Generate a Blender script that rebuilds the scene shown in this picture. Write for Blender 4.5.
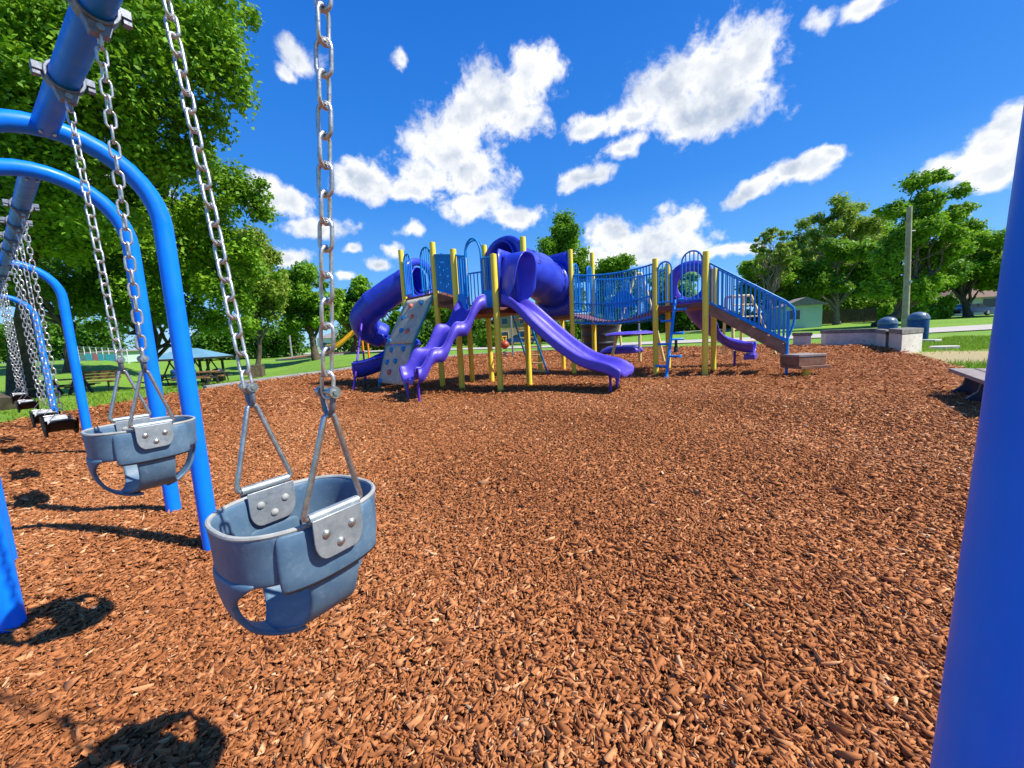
import bpy, bmesh, math, random
import numpy as np
from mathutils import Vector, Matrix
from math import radians as R, sin, cos, pi, sqrt, atan2, hypot
for o in list(bpy.data.objects): bpy.data.objects.remove(o)
S = bpy.context.scene; COL = S.collection
random.seed(7); RNG = np.random.default_rng(7)

# ------------------------------------------------------------ camera, world, sun, exposure
H = 1.05; FPX = 385.0; PITCH = R(6.8); ROLL = R(3.0)
cf = Vector((0, cos(PITCH), -sin(PITCH))); _r0 = Vector((1, 0, 0)); _u0 = _r0.cross(cf)
cr = cos(ROLL)*_r0 - sin(ROLL)*_u0; cu = cos(ROLL)*_u0 + sin(ROLL)*_r0
cam = bpy.data.objects.new('camera', bpy.data.cameras.new('camera')); COL.objects.link(cam)
cam.data.sensor_width = 36; cam.data.lens = FPX/1024*36; cam.data.clip_start = 0.03; cam.data.clip_end = 6000
cam.matrix_world = Matrix(((cr.x, cu.x, -cf.x, 0), (cr.y, cu.y, -cf.y, 0), (cr.z, cu.z, -cf.z, H), (0, 0, 0, 1)))
S.camera = cam
def ray(px, py): return cf + cr*((px-512)/FPX) - cu*((py-384)/FPX)
def G(px, py, z=0.0):                       # ground (or height z) point seen at a pixel
    d = ray(px, py); t = (z-H)/d.z; return Vector((0, 0, H)) + d*t
def W(px, py, Y):                           # point at distance Y seen at a pixel
    d = ray(px, py); return Vector((0, 0, H)) + d*(Y/d.y)

SUN_FROM = Vector((0.82, -0.20, 1.0)).normalized()
sl = bpy.data.lights.new('sun', 'SUN'); sl.energy = 3.9; sl.angle = R(0.8); sl.color = (1.0, 0.955, 0.88)
sun = bpy.data.objects.new('sun', sl); COL.objects.link(sun)
sun.rotation_euler = SUN_FROM.to_track_quat('Z', 'Y').to_euler(); sun.location = (5, -6, 30)
S.view_settings.view_transform = 'Standard'; S.view_settings.look = 'None'
S.view_settings.exposure = 0.90; S.view_settings.gamma = 1.0
S.render.engine = 'CYCLES'
try:
    S.cycles.max_bounces = 8; S.cycles.diffuse_bounces = 3; S.cycles.transparent_max_bounces = 8
except Exception: pass

world = bpy.data.worlds.new('World'); S.world = world; world.use_nodes = True
class NT:
    def __init__(s, tree): s.t = tree; s.n = tree.nodes; s.l = tree.links
    def node(s, typ, **kw):
        n = s.n.new(typ)
        for k, v in kw.items(): setattr(n, k, v)
        return n
    def put(s, sock, v):
        if isinstance(v, bpy.types.NodeSocket): s.l.new(v, sock)
        elif v is not None: sock.default_value = v
    def math(s, op, a, b=None, c=None, clamp=False):
        n = s.node('ShaderNodeMath', operation=op, use_clamp=clamp)
        for i, v in enumerate((a, b, c)):
            if v is not None: s.put(n.inputs[i], v)
        return n.outputs[0]
    def mix(s, f, a, b, mode='MIX'):
        n = s.node('ShaderNodeMix', data_type='RGBA', blend_type=mode)
        s.put(n.inputs[0], f); s.put(n.inputs[6], a if not isinstance(a, tuple) else (*a[:3], 1)); s.put(n.inputs[7], b if not isinstance(b, tuple) else (*b[:3], 1))
        return n.outputs[2]
    def ramp(s, f, stops, interp='LINEAR'):
        n = s.node('ShaderNodeValToRGB'); n.color_ramp.interpolation = interp
        e = n.color_ramp.elements
        while len(e) > 1: e.remove(e[-1])
        e[0].position = stops[0][0]; e[0].color = (*stops[0][1], 1)
        for p, c in stops[1:]:
            q = e.new(p); q.color = (*c, 1)
        s.put(n.inputs[0], f); return n.outputs[0]
    def noise(s, vec, scale, detail=3, rough=0.55, out='Fac', dist=0.0):
        n = s.node('ShaderNodeTexNoise'); s.put(n.inputs['Vector'], vec)
        n.inputs['Scale'].default_value = scale; n.inputs['Detail'].default_value = detail
        n.inputs['Roughness'].default_value = rough; n.inputs['Distortion'].default_value = dist
        return n.outputs[0] if out == 'Fac' else n.outputs['Color']
    def mapr(s, v, a, b, c=0.0, d=1.0, smooth=True):
        n = s.node('ShaderNodeMapRange', interpolation_type='SMOOTHSTEP' if smooth else 'LINEAR')
        s.put(n.inputs[0], v)
        for i, x in enumerate((a, b, c, d)): n.inputs[1+i].default_value = x
        return n.outputs[0]
def vmath(nt, op, a, b=None, scale=None):
    n = nt.node('ShaderNodeVectorMath', operation=op); nt.put(n.inputs[0], a)
    if b is not None: nt.put(n.inputs[1], b)
    if scale is not None: n.inputs['Scale'].default_value = scale
    return n

def build_world():
    nt = NT(world.node_tree); nt.n.clear()
    sky = nt.node('ShaderNodeTexSky', sky_type='NISHITA'); sky.sun_disc = False
    sky.sun_elevation = math.asin(SUN_FROM.z); sky.sun_rotation = atan2(SUN_FROM.x, SUN_FROM.y)
    sky.altitude = 100; sky.air_density = 1.0; sky.dust_density = 0.3; sky.ozone_density = 2.5
    hs = nt.node('ShaderNodeHueSaturation'); hs.inputs['Saturation'].default_value = 1.32; hs.inputs['Value'].default_value = 0.92
    hs.inputs['Hue'].default_value = 0.503
    nt.l.new(sky.outputs[0], hs.inputs['Color'])
    tc = nt.node('ShaderNodeTexCoord'); d = tc.outputs['Generated']
    wob = nt.noise(d, 7.0, 3, 0.55, 'Color'); wob = vmath(nt, 'SUBTRACT', wob, (0.5, 0.5, 0.5)).outputs[0]
    wob = vmath(nt, 'SCALE', wob, scale=0.085).outputs[0]
    dw = vmath(nt, 'ADD', d, wob).outputs[0]
    # cumulus puffs: (pixel x, pixel y, half width, half height, tilt deg, strength)
    C = [(528, 74, 34, 32, 0, 1), (500, 100, 50, 44, 0, 1), (468, 116, 34, 34, 0, 1), (450, 146, 48, 42, 0, 1), (470, 172, 46, 30, 0, 1), (425, 168, 36, 28, 0, 1), (368, 180, 34, 24, 0, 1), (352, 172, 20, 14, 0, 1),
         (410, 192, 38, 18, 0, 1), (512, 214, 38, 15, 0, 1), (470, 206, 40, 17, 0, 1), (524, 120, 26, 26, 0, 1),
         (712, 74, 72, 58, 0, 1), (668, 92, 54, 40, 0, 1), (752, 62, 40, 46, 0, 1), (690, 112, 76, 32, 0, 1), (640, 116, 46, 22, 0, 1), (588, 122, 28, 14, 0, 1), (620, 148, 26, 13, 0, 1), (735, 112, 46, 28, 0, 1),
         (758, 190, 34, 10, 12, 1), (788, 178, 32, 14, 15, 1), (815, 165, 28, 18, 10, 1), (828, 152, 16, 12, 0, 1),
         (950, 164, 36, 16, 5, 1), (980, 148, 40, 30, 0, 1), (1008, 122, 34, 34, 0, 1), (1045, 140, 60, 50, 0, 1), (1000, 172, 50, 18, 0, 1),
         (584, 176, 28, 13, 0, 1), (650, 244, 66, 24, 0, 1), (678, 226, 32, 26, 0, 1), (612, 236, 28, 22, 0, 1), (640, 254, 60, 16, 0, 1), (690, 246, 26, 18, 0, 1),
         (282, 198, 36, 20, 0, 1), (262, 180, 26, 16, 0, 1), (322, 226, 36, 11, 0, 1), (300, 55, 22, 24, 0, .62), (288, 70, 16, 12, 0, .55), (396, 62, 12, 20, 0, .5),
         (862, 8, 28, 14, 0, .9), (824, 18, 22, 14, 0, .75), (288, 252, 26, 12, 0, 1), (374, 265, 16, 10, 0, .8), (352, 250, 9, 7, 0, .75), (410, 234, 18, 9, 0, .7), (390, 252, 14, 9, 0, .7),
         (345, 276, 12, 6, 0, .7), (735, 252, 50, 9, 0, .8), (110, 200, 80, 40, 0, .9), (40, 60, 70, 40, 0, .9), (592, 262, 40, 12, 0, .9)]
    dist = None
    for (px, py, hw, hh, tilt, st) in C:
        c = ray(px, py).normalized(); up = Vector((0, 0, 1)); t1 = c.cross(up).normalized(); t2 = t1.cross(c)
        k = 1.0/(FPX*sqrt(1+((px-512)**2+(py-384)**2)/FPX**2)) * 1.0
        e = ray(px+hw, py).normalized(); g = ray(px, py-hh).normalized()
        s1 = max((e-c).length, 0.01)*1.22; s2 = max((g-c).length, 0.008)*1.22
        a = R(tilt); x1 = t1*cos(a)+t2*sin(a); x2 = t2*cos(a)-t1*sin(a)
        M = Matrix((x1, x2, -c)).transposed()
        m = nt.node('ShaderNodeMapping', vector_type='TEXTURE')
        m.inputs['Location'].default_value = c; m.inputs['Rotation'].default_value = M.to_euler('XYZ'); m.inputs['Scale'].default_value = (s1, s2, 0.6)
        nt.l.new(dw, m.inputs['Vector'])
        L = vmath(nt, 'LENGTH', m.outputs[0]).outputs['Value']
        if st < 1: L = nt.math('ADD', L, (1-st)*0.55)
        dist = L if dist is None else nt.math('SMOOTH_MIN', dist, L, 0.16)
    f1 = nt.noise(d, 20.0, 9, 0.60); f2 = nt.noise(dw, 60.0, 7, 0.6)
    dens = nt.math('SUBTRACT', 1.0, dist)
    dens = nt.math('ADD', dens, nt.math('MULTIPLY', nt.math('SUBTRACT', f1, 0.5), 1.35))
    dens = nt.math('ADD', dens, nt.math('MULTIPLY', nt.math('SUBTRACT', f2, 0.5), 0.60))
    mask = nt.mapr(dens, 0.06, 0.62)
    # lit rims and greyer thick cores
    lo = vmath(nt, 'SUBTRACT', d, tuple(Vector((-0.016, 0.004, -0.042)))).outputs[0]
    rel = nt.math('SUBTRACT', nt.noise(lo, 9.0, 5, 0.5), nt.noise(d, 9.0, 5, 0.5))
    core = nt.mapr(dens, 0.42, 1.0)
    shade = nt.math('ADD', nt.math('MULTIPLY', core, 0.52), nt.math('MULTIPLY', rel, -2.6), clamp=True)
    cc = nt.mix(shade, (5.0, 5.05, 5.1), (2.15, 2.6, 3.4))
    zs = nt.node('ShaderNodeSeparateXYZ'); nt.l.new(d, zs.inputs[0])
    grad = nt.ramp(zs.outputs[2], [(0.0, (1.15, 2.9, 5.0)), (0.12, (0.62, 2.15, 4.8)), (0.32, (0.16, 1.25, 4.2)), (0.65, (0.05, 0.78, 3.5)), (1.0, (0.03, 0.6, 3.0))])
    base = nt.mix(0.80, hs.outputs[0], grad)
    col = nt.mix(mask, base, cc)
    bg = nt.node('ShaderNodeBackground'); bg.inputs['Strength'].default_value = 0.115
    nt.l.new(col, bg.inputs['Color'])
    out = nt.node('ShaderNodeOutputWorld'); nt.l.new(bg.outputs[0], out.inputs[0])
build_world()

# ------------------------------------------------------------ mesh helpers
ORG = {}                                     # world offset of every object's origin
def V(*a): return Vector(a)
class MB:
    def __init__(s): s.v = []; s.f = []
    def add(s, verts, faces):
        b = len(s.v); s.v += [tuple(p) for p in verts]; s.f += [tuple(i+b for i in f) for f in faces]; return s
    def frame_box(s, c, ex, ey, ez):         # centre and three half-extent vectors
        c, ex, ey, ez = Vector(c), Vector(ex), Vector(ey), Vector(ez)
        vs = [c+ex*i+ey*j+ez*k for k in (-1, 1) for j in (-1, 1) for i in (-1, 1)]
        return s.add(vs, [(0, 2, 3, 1), (4, 5, 7, 6), (0, 1, 5, 4), (2, 6, 7, 3), (0, 4, 6, 2), (1, 3, 7, 5)])
    def box(s, x0, y0, z0, x1, y1, z1):
        return s.frame_box(((x0+x1)/2, (y0+y1)/2, (z0+z1)/2), ((x1-x0)/2, 0, 0), (0, (y1-y0)/2, 0), (0, 0, (z1-z0)/2))
    def beam(s, p, q, w, h, up=(0, 0, 1)):   # box from p to q
        p, q = Vector(p), Vector(q); t = (q-p); L = t.length; t.normalize(); up = Vector(up)
        if abs(t.dot(up)) > 0.98: up = Vector((0, 1, 0))
        sd = t.cross(up).normalized(); u = sd.cross(t)
        return s.frame_box((p+q)/2, t*(L/2), sd*(w/2), u*(h/2))
    def tube(s, pts, r, n=8, caps=True, closed=False):
        pts = [Vector(p) for p in pts]; N = len(pts); rs = r if isinstance(r, (list, tuple)) else [r]*N
        tang = []
        for i in range(N):
            a = pts[(i-1) % N] if (closed or i > 0) else pts[i]; b = pts[(i+1) % N] if (closed or i < N-1) else pts[i]
            t = (b-a); tang.append(t.normalized() if t.length > 1e-9 else Vector((0, 0, 1)))
        t0 = tang[0]; ref = Vector((0, 0, 1)) if abs(t0.z) < 0.9 else Vector((0, 1, 0)); nrm = (ref - t0*ref.dot(t0)).normalized()
        vs = []
        for i in range(N):
            t = tang[i]; nrm = (nrm - t*nrm.dot(t)); nrm = nrm.normalized() if nrm.length > 1e-6 else t.orthogonal().normalized(); bn = t.cross(nrm)
            for k in range(n):
                a = 2*pi*k/n; vs.append(pts[i] + (nrm*cos(a)+bn*sin(a))*rs[i])
        fs = []
        for i in range(N if closed else N-1):
            j = (i+1) % N
            for k in range(n): fs.append((i*n+k, i*n+(k+1) % n, j*n+(k+1) % n, j*n+k))
        if caps and not closed: fs += [tuple(range(n-1, -1, -1)), tuple((N-1)*n+k for k in range(n))]
        return s.add(vs, fs)
    def cyl(s, p, q, r, n=12, r2=None): return s.tube([p, q], [r, r if r2 is None else r2], n)
    def lathe(s, c, prof, n=20, axis=(0, 0, 1)):   # prof: (radius, height) list
        ax = Vector(axis).normalized(); a = ax.orthogonal().normalized() if abs(ax.z) < .99 else Vector((1, 0, 0)); b = ax.cross(a); c = Vector(c)
        vs = [c + ax*h + (a*cos(2*pi*k/n)+b*sin(2*pi*k/n))*max(r, 1e-4) for (r, h) in prof for k in range(n)]
        fs = [(i*n+k, i*n+(k+1) % n, (i+1)*n+(k+1) % n, (i+1)*n+k) for i in range(len(prof)-1) for k in range(n)]
        fs += [tuple(range(n-1, -1, -1)), tuple((len(prof)-1)*n+k for k in range(n))]
        return s.add(vs, fs)
    def prism(s, poly, z0, z1):              # convex-ish polygon in plan, extruded
        n = len(poly); vs = [(p[0], p[1], z0) for p in poly]+[(p[0], p[1], z1) for p in poly]
        fs = [tuple(range(n-1, -1, -1)), tuple(range(n, 2*n))]+[(i, (i+1) % n, n+(i+1) % n, n+i) for i in range(n)]
        return s.add(vs, fs)
    def slab(s, poly3, off):                 # 3D polygon extruded by vector
        n = len(poly3); off = Vector(off); vs = [Vector(p) for p in poly3]+[Vector(p)+off for p in poly3]
        return s.add(vs, [tuple(range(n-1, -1, -1)), tuple(range(n, 2*n))]+[(i, (i+1) % n, n+(i+1) % n, n+i) for i in range(n)])
    def grid(s, rows, closed=False):         # rows of points
        m = len(rows[0]); b = [p for r_ in rows for p in r_]
        fs = [(i*m+k, i*m+(k+1) % m, (i+1)*m+(k+1) % m, (i+1)*m+k) for i in range(len(rows)-1) for k in range(m if closed else m-1)]
        return s.add(b, fs)
    def sphere(s, c, r, n=12, sc=(1, 1, 1)):
        c = Vector(c); m = n//2+1
        rows = [[c+Vector((r*sc[0]*sin(pi*i/m)*cos(2*pi*k/n), r*sc[1]*sin(pi*i/m)*sin(2*pi*k/n), r*sc[2]*cos(pi*i/m))) for k in range(n)] for i in range(1, m)]
        b = len(s.v); s.grid(rows, True); L = len(rows)
        return s.add([], [])._caps(b, n, L)
    def _caps(s, b, n, L):
        s.f.append(tuple(b+k for k in range(n))); s.f.append(tuple(b+(L-1)*n+k for k in range(n-1, -1, -1))); return s
    def build(s, name, mat, parent=None, sharp=40, bevel=0, solid=0, sub=0, smooth=True, off=-1):
        me = bpy.data.meshes.new(name); org = Vector(ORG.get(parent.name, (0, 0, 0))) if parent else Vector((0, 0, 0))
        me.from_pydata([tuple(Vector(p)-org) for p in s.v], [], s.f)
        bm = bmesh.new(); bm.from_mesh(me)
        if solid == 0: bmesh.ops.recalc_face_normals(bm, faces=bm.faces)
        bm.to_mesh(me); bm.free()
        me.materials.append(mat)
        if smooth:
            me.polygons.foreach_set('use_smooth', [True]*len(me.polygons)); me.set_sharp_from_angle(angle=R(sharp))
        o = bpy.data.objects.new(name, me); COL.objects.link(o)
        if parent: o.parent = parent
        ORG[o.name] = org
        if solid: m = o.modifiers.new('solid', 'SOLIDIFY'); m.thickness = solid; m.offset = off
        if bevel: m = o.modifiers.new('bevel', 'BEVEL'); m.width = bevel; m.segments = 2; m.limit_method = 'ANGLE'; m.angle_limit = R(40)
        if sub: m = o.modifiers.new('sub', 'SUBSURF'); m.levels = sub; m.render_levels = sub
        return o
def tag(o, label, cat, group=None, kind=None):
    if label: o['label'] = label
    if cat: o['category'] = cat
    if group: o['group'] = group
    if kind: o['kind'] = kind
    return o
def thing(name, label, cat, loc, group=None):
    o = bpy.data.objects.new(name, None); COL.objects.link(o); o.location = loc; o.empty_display_size = .2; ORG[o.name] = Vector(loc)
    return tag(o, label, cat, group)
def struct(o): o['kind'] = 'structure'; return o
def copy_tree(o, parent=None):
    c = o.copy(); COL.objects.link(c)
    if parent is not None: c.parent = parent
    for ch in list(o.children): copy_tree(ch, c)
    return c
def arr_mesh(name, verts, nper, quads, mat, attr=None, parent=None):   # many small faces from numpy: verts (N,nper,3)
    N = verts.shape[0]; me = bpy.data.meshes.new(name); me.vertices.add(N*nper); me.vertices.foreach_set('co', verts.reshape(-1).astype(np.float32))
    q = np.asarray(quads); k = q.shape[1]; nf = q.shape[0]
    idx = (q[None]+(np.arange(N)*nper)[:, None, None]).reshape(-1)
    me.loops.add(len(idx)); me.loops.foreach_set('vertex_index', idx.astype(np.int32))
    me.polygons.add(N*nf); me.polygons.foreach_set('loop_start', (np.arange(N*nf)*k).astype(np.int32))
    if attr is not None:
        a = me.attributes.new('rnd', 'FLOAT', 'POINT'); a.data.foreach_set('value', np.repeat(attr, nper).astype(np.float32))
    me.update(calc_edges=True); me.validate(); me.materials.append(mat)
    o = bpy.data.objects.new(name, me); COL.objects.link(o)
    if parent: o.parent = parent
    return o
def spline(P, n=8):                          # Catmull-Rom through points
    P = [Vector(p) for p in P]; Q = [P[0]*2-P[1]]+P+[P[-1]*2-P[-2]]; out = []
    for i in range(1, len(Q)-2):
        a, b, c, d = Q[i-1], Q[i], Q[i+1], Q[i+2]
        for k in range(n):
            t = k/n; out.append(0.5*((2*b)+(c-a)*t+(2*a-5*b+4*c-d)*t*t+(3*b-a-3*c+d)*t**3))
    return out+[P[-1]]
def lerp(a, b, t): return a+(b-a)*t

# ------------------------------------------------------------ materials
def new_mat(name):
    m = bpy.data.materials.new(name); m.use_nodes = True; nt = NT(m.node_tree); b = nt.n['Principled BSDF']; return m, nt, b
def obj_vec(nt): return nt.node('ShaderNodeTexCoord').outputs['Object']
def pos_vec(nt): return nt.node('ShaderNodeNewGeometry').outputs['Position']
def bump(nt, b, h, strength, dist=0.01):
    n = nt.node('ShaderNodeBump'); n.inputs['Strength'].default_value = strength; n.inputs['Distance'].default_value = dist
    nt.put(n.inputs['Height'], h); nt.l.new(n.outputs[0], b.inputs['Normal'])
def mottled(name, c1, c2, rough=0.5, scale=6, metal=0.0, bmp=0.0, bscale=80, spots=None, coat=0.0, rough2=None, world=False):
    m, nt, b = new_mat(name); v = pos_vec(nt) if world else obj_vec(nt)
    f = nt.mapr(nt.noise(v, scale, 6, 0.6), 0.3, 0.7)
    col = nt.mix(f, c1, c2)
    if spots:
        g = nt.mapr(nt.noise(v, spots[1], 5, 0.65), spots[2], spots[2]+0.08); col = nt.mix(g, col, spots[0])
    nt.put(b.inputs['Base Color'], col)
    r = nt.mapr(nt.noise(v, scale*3.1, 4, 0.6), 0.3, 0.7, rough-0.08, (rough2 or rough+0.1)); nt.put(b.inputs['Roughness'], r)
    b.inputs['Metallic'].default_value = metal
    if coat: b.inputs['Coat Weight'].default_value = coat; b.inputs['Coat Roughness'].default_value = 0.15
    if bmp: bump(nt, b, nt.noise(v, bscale, 4, 0.6), bmp, 0.004)
    return m
def steel_paint(name, c1, c2, rough=0.3, wear=(0.25, 0.25, 0.24), thr=0.74):
    m = mottled(name, c1, c2, rough+.08, 5, 0.0, 0.06, 30, (wear, 34, thr-.035), 0.0); m.node_tree.nodes['Principled BSDF'].inputs['Specular IOR Level'].default_value = 0.3; return m
M = {}
M['swing_blue'] = steel_paint('swing_blue', (0.002, 0.185, 0.90), (0.003, 0.22, 0.95), 0.30, (0.09, 0.21, 0.46), 0.735)
M['rail_blue'] = steel_paint('rail_blue', (0.006, 0.22, 0.68), (0.01, 0.27, 0.76), 0.33, (0.05, 0.16, 0.36), 0.74)
M['yellow'] = steel_paint('yellow_post', (0.95, 0.68, 0.05), (0.97, 0.74, 0.085), 0.38, (0.62, 0.42, 0.10), 0.70)
M['cream'] = steel_paint('cream_pipe', (0.75, 0.62, 0.22), (0.80, 0.66, 0.28), 0.4)
M['purple'] = mottled('purple_plastic', (0.085, 0.055, 0.52), (0.12, 0.085, 0.62), 0.36, 4, bmp=0.08, bscale=40, spots=((0.22, 0.20, 0.55), 14, 0.68))
M['violet'] = mottled('violet_plastic', (0.070, 0.046, 0.47), (0.10, 0.066, 0.54), 0.42, 4, bmp=0.08, bscale=40, spots=((0.21, 0.18, 0.54), 18, 0.63))
M['indigo'] = mottled('indigo_plastic', (0.020, 0.040, 0.48), (0.035, 0.06, 0.58), 0.36, 3, bmp=0.08, bscale=40, spots=((0.07, 0.10, 0.50), 16, 0.63))
M['purple_pipe'] = steel_paint('purple_pipe', (0.11, 0.035, 0.42), (0.15, 0.05, 0.50), 0.35)
M['deck'] = mottled('deck_vinyl', (0.17, 0.052, 0.032), (0.22, 0.075, 0.045), 0.6, 9, bmp=0.15, bscale=120)
M['wood_step'] = mottled('step_board', (0.20, 0.085, 0.045), (0.30, 0.15, 0.09), 0.65, 7, bmp=0.15, bscale=60)
M['rock_wall'] = mottled('rock_panel', (0.44, 0.38, 0.285), (0.58, 0.52, 0.41), 0.75, 10, bmp=0.5, bscale=35, spots=((0.25, 0.23, 0.19), 18, 0.66))
M['teal'] = steel_paint('teal_paint', (0.03, 0.22, 0.24), (0.05, 0.28, 0.28), 0.4)
M['hold_blue'] = mottled('blue_hold', (0.01, 0.22, 0.50), (0.015, 0.27, 0.56), 0.5, 20)
M['hold_red'] = mottled('coral_hold', (0.62, 0.13, 0.08), (0.68, 0.18, 0.11), 0.5, 20)
M['galv'] = mottled('galvanised_steel', (0.36, 0.37, 0.37), (0.52, 0.53, 0.52), 0.34, 60, 0.85, 0.1, 200, ((0.22, 0.17, 0.13), 90, 0.66))
M['chain'] = mottled('chain_steel', (0.42, 0.42, 0.40), (0.68, 0.67, 0.64), 0.38, 70, 0.75, 0.15, 300, ((0.22, 0.18, 0.14), 60, 0.66))
M['plate'] = mottled('galvanised_plate', (0.30, 0.35, 0.37), (0.44, 0.48, 0.49), 0.45, 30, 0.55, 0.12, 160, ((0.20, 0.21, 0.20), 50, 0.64))
M['cast'] = mottled('cast_clamp', (0.15, 0.17, 0.20), (0.25, 0.27, 0.30), 0.5, 40, 0.5, 0.2, 150)
M['bolt'] = mottled('bolt_steel', (0.45, 0.43, 0.38), (0.6, 0.58, 0.52), 0.35, 60, 0.9)
M['black_rubber'] = mottled('black_rubber', (0.008, 0.008, 0.009), (0.016, 0.016, 0.017), 0.7, 30, bmp=0.1); M['black_rubber'].node_tree.nodes['Principled BSDF'].inputs['Specular IOR Level'].default_value = 0.2
M['belt_top'] = mottled('worn_belt', (0.20, 0.20, 0.20), (0.46, 0.46, 0.45), 0.6, 25, bmp=0.1)
M['black_plastic'] = mottled('black_plastic', (0.014, 0.018, 0.019), (0.03, 0.036, 0.036), 0.45, 5, bmp=0.1)
M['concrete'] = mottled('concrete', (0.52, 0.48, 0.41), (0.68, 0.64, 0.56), 0.85, 5, bmp=0.3, bscale=60, spots=((0.30, 0.27, 0.22), 5, 0.60), world=True)
M['concrete_cap'] = mottled('weathered_cap', (0.12, 0.115, 0.10), (0.24, 0.225, 0.19), 0.9, 8, bmp=0.4, bscale=50, spots=((0.32, 0.30, 0.26), 12, 0.62), world=True)
M['kerb'] = mottled('kerb_concrete', (0.22, 0.225, 0.225), (0.32, 0.325, 0.325), 0.85, 3, bmp=0.2, bscale=60, world=True)
M['bin_blue'] = steel_paint('bin_blue', (0.010, 0.055, 0.20), (0.014, 0.075, 0.26), 0.4)
M['bin_lid'] = mottled('bin_lid', (0.07, 0.13, 0.20), (0.12, 0.19, 0.27), 0.4, 8)
M['bin_dark'] = mottled('bin_dark', (0.012, 0.022, 0.04), (0.02, 0.035, 0.06), 0.45, 8)
M['navy'] = mottled('navy_metal', (0.008, 0.018, 0.05), (0.013, 0.026, 0.07), 0.45, 8)
M['grey_plank'] = mottled('grey_plank', (0.22, 0.18, 0.155), (0.33, 0.275, 0.24), 0.7, 9, bmp=0.3, bscale=40)
M['pole_wood'] = mottled('pole_wood', (0.30, 0.24, 0.15), (0.44, 0.37, 0.25), 0.85, 2.5, bmp=0.5, bscale=14)
M['old_wood'] = mottled('weathered_wood', (0.10, 0.075, 0.045), (0.17, 0.125, 0.08), 0.85, 6, bmp=0.4, bscale=25)
M['bench_wood'] = mottled('bench_wood', (0.22, 0.10, 0.035), (0.30, 0.15, 0.06), 0.7, 8, bmp=0.3, bscale=25)
M['dark_frame'] = mottled('dark_frame', (0.02, 0.018, 0.015), (0.035, 0.03, 0.026), 0.6, 8)
M['blue_roof'] = mottled('pale_blue_roof', (0.11, 0.27, 0.37), (0.15, 0.32, 0.42), 0.5, 1.5)
M['mint'] = mottled('mint_siding', (0.40, 0.58, 0.48), (0.46, 0.64, 0.54), 0.7, 1)
M['tan_wall'] = mottled('tan_brick', (0.42, 0.28, 0.12), (0.52, 0.36, 0.16), 0.8, 2)
M['pale_wall'] = mottled('pale_siding', (0.55, 0.58, 0.58), (0.68, 0.70, 0.69), 0.7, 1)
M['roof_grey'] = mottled('grey_shingle', (0.20, 0.18, 0.16), (0.30, 0.27, 0.24), 0.9, 3)
M['roof_brown'] = mottled('brown_shingle', (0.16, 0.10, 0.07), (0.22, 0.14, 0.10), 0.9, 3)
M['glass'] = mottled('window_glass', (0.03, 0.04, 0.05), (0.05, 0.06, 0.08), 0.12, 2)
M['white'] = mottled('white_paint', (0.58, 0.60, 0.61), (0.68, 0.69, 0.69), 0.5, 2)
M['car_navy'] = mottled('navy_car_paint', (0.008, 0.016, 0.10), (0.01, 0.02, 0.12), 0.2, 2, coat=0.5)
M['car_blue'] = mottled('blue_car_paint', (0.01, 0.07, 0.28), (0.012, 0.08, 0.30), 0.25, 2, coat=0.5)
M['tyre'] = mottled('tyre', (0.012, 0.012, 0.012), (0.02, 0.02, 0.02), 0.8, 6)
M['red_plastic'] = mottled('red_plastic', (0.42, 0.05, 0.02), (0.48, 0.07, 0.03), 0.4, 6)
M['orange'] = steel_paint('orange_paint', (0.75, 0.20, 0.02), (0.80, 0.25, 0.03), 0.4)
M['gold'] = mottled('gold_plastic', (0.85, 0.42, 0.015), (0.88, 0.48, 0.03), 0.4, 6)
M['bark'] = mottled('bark', (0.055, 0.040, 0.026), (0.13, 0.10, 0.07), 0.95, 5, bmp=0.9, bscale=16)
M['pale_bark'] = mottled('pale_bark', (0.16, 0.13, 0.09), (0.28, 0.23, 0.17), 0.95, 3, bmp=0.7, bscale=12)
M['fence_wood'] = mottled('fence_wood', (0.07, 0.055, 0.035), (0.12, 0.09, 0.06), 0.9, 3, bmp=0.3, bscale=20)
M['pool'] = mottled('pool_blue', (0.05, 0.38, 0.50), (0.08, 0.45, 0.58), 0.4, 2)
M['far_red'] = mottled('faded_red', (0.50, 0.14, 0.16), (0.60, 0.2, 0.2), 0.6, 2)
M['slab'] = mottled('broken_slab', (0.48, 0.43, 0.36), (0.62, 0.57, 0.5), 0.85, 6, bmp=0.5, bscale=30)

def bucket_mat():
    m, nt, b = new_mat('bucket_rubber'); v = obj_vec(nt)
    f = nt.mapr(nt.noise(v, 16, 7, 0.65), 0.3, 0.72)
    col = nt.mix(f, (0.066, 0.136, 0.218), (0.112, 0.192, 0.268))
    g = nt.mapr(nt.noise(v, 42, 8, 0.7), 0.52, 0.78); col = nt.mix(nt.math('MULTIPLY', g, 0.45), col, (0.28, 0.35, 0.41))
    st = nt.node('ShaderNodeMapping'); st.inputs['Scale'].default_value = (30, 30, 5); nt.l.new(v, st.inputs['Vector'])
    h = nt.mapr(nt.noise(st.outputs[0], 3, 6, 0.7), 0.60, 0.75); col = nt.mix(nt.math('MULTIPLY', h, 0.35), col, (0.03, 0.07, 0.13))
    nt.put(b.inputs['Base Color'], col); b.inputs['Roughness'].default_value = 0.52
    bump(nt, b, nt.noise(v, 260, 4, 0.6), 0.12, 0.002); return m
M['bucket'] = bucket_mat()
M['bucket_rim'] = mottled('bucket_worn_rim', (0.30, 0.31, 0.29), (0.42, 0.42, 0.38), 0.6, 40)

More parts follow.
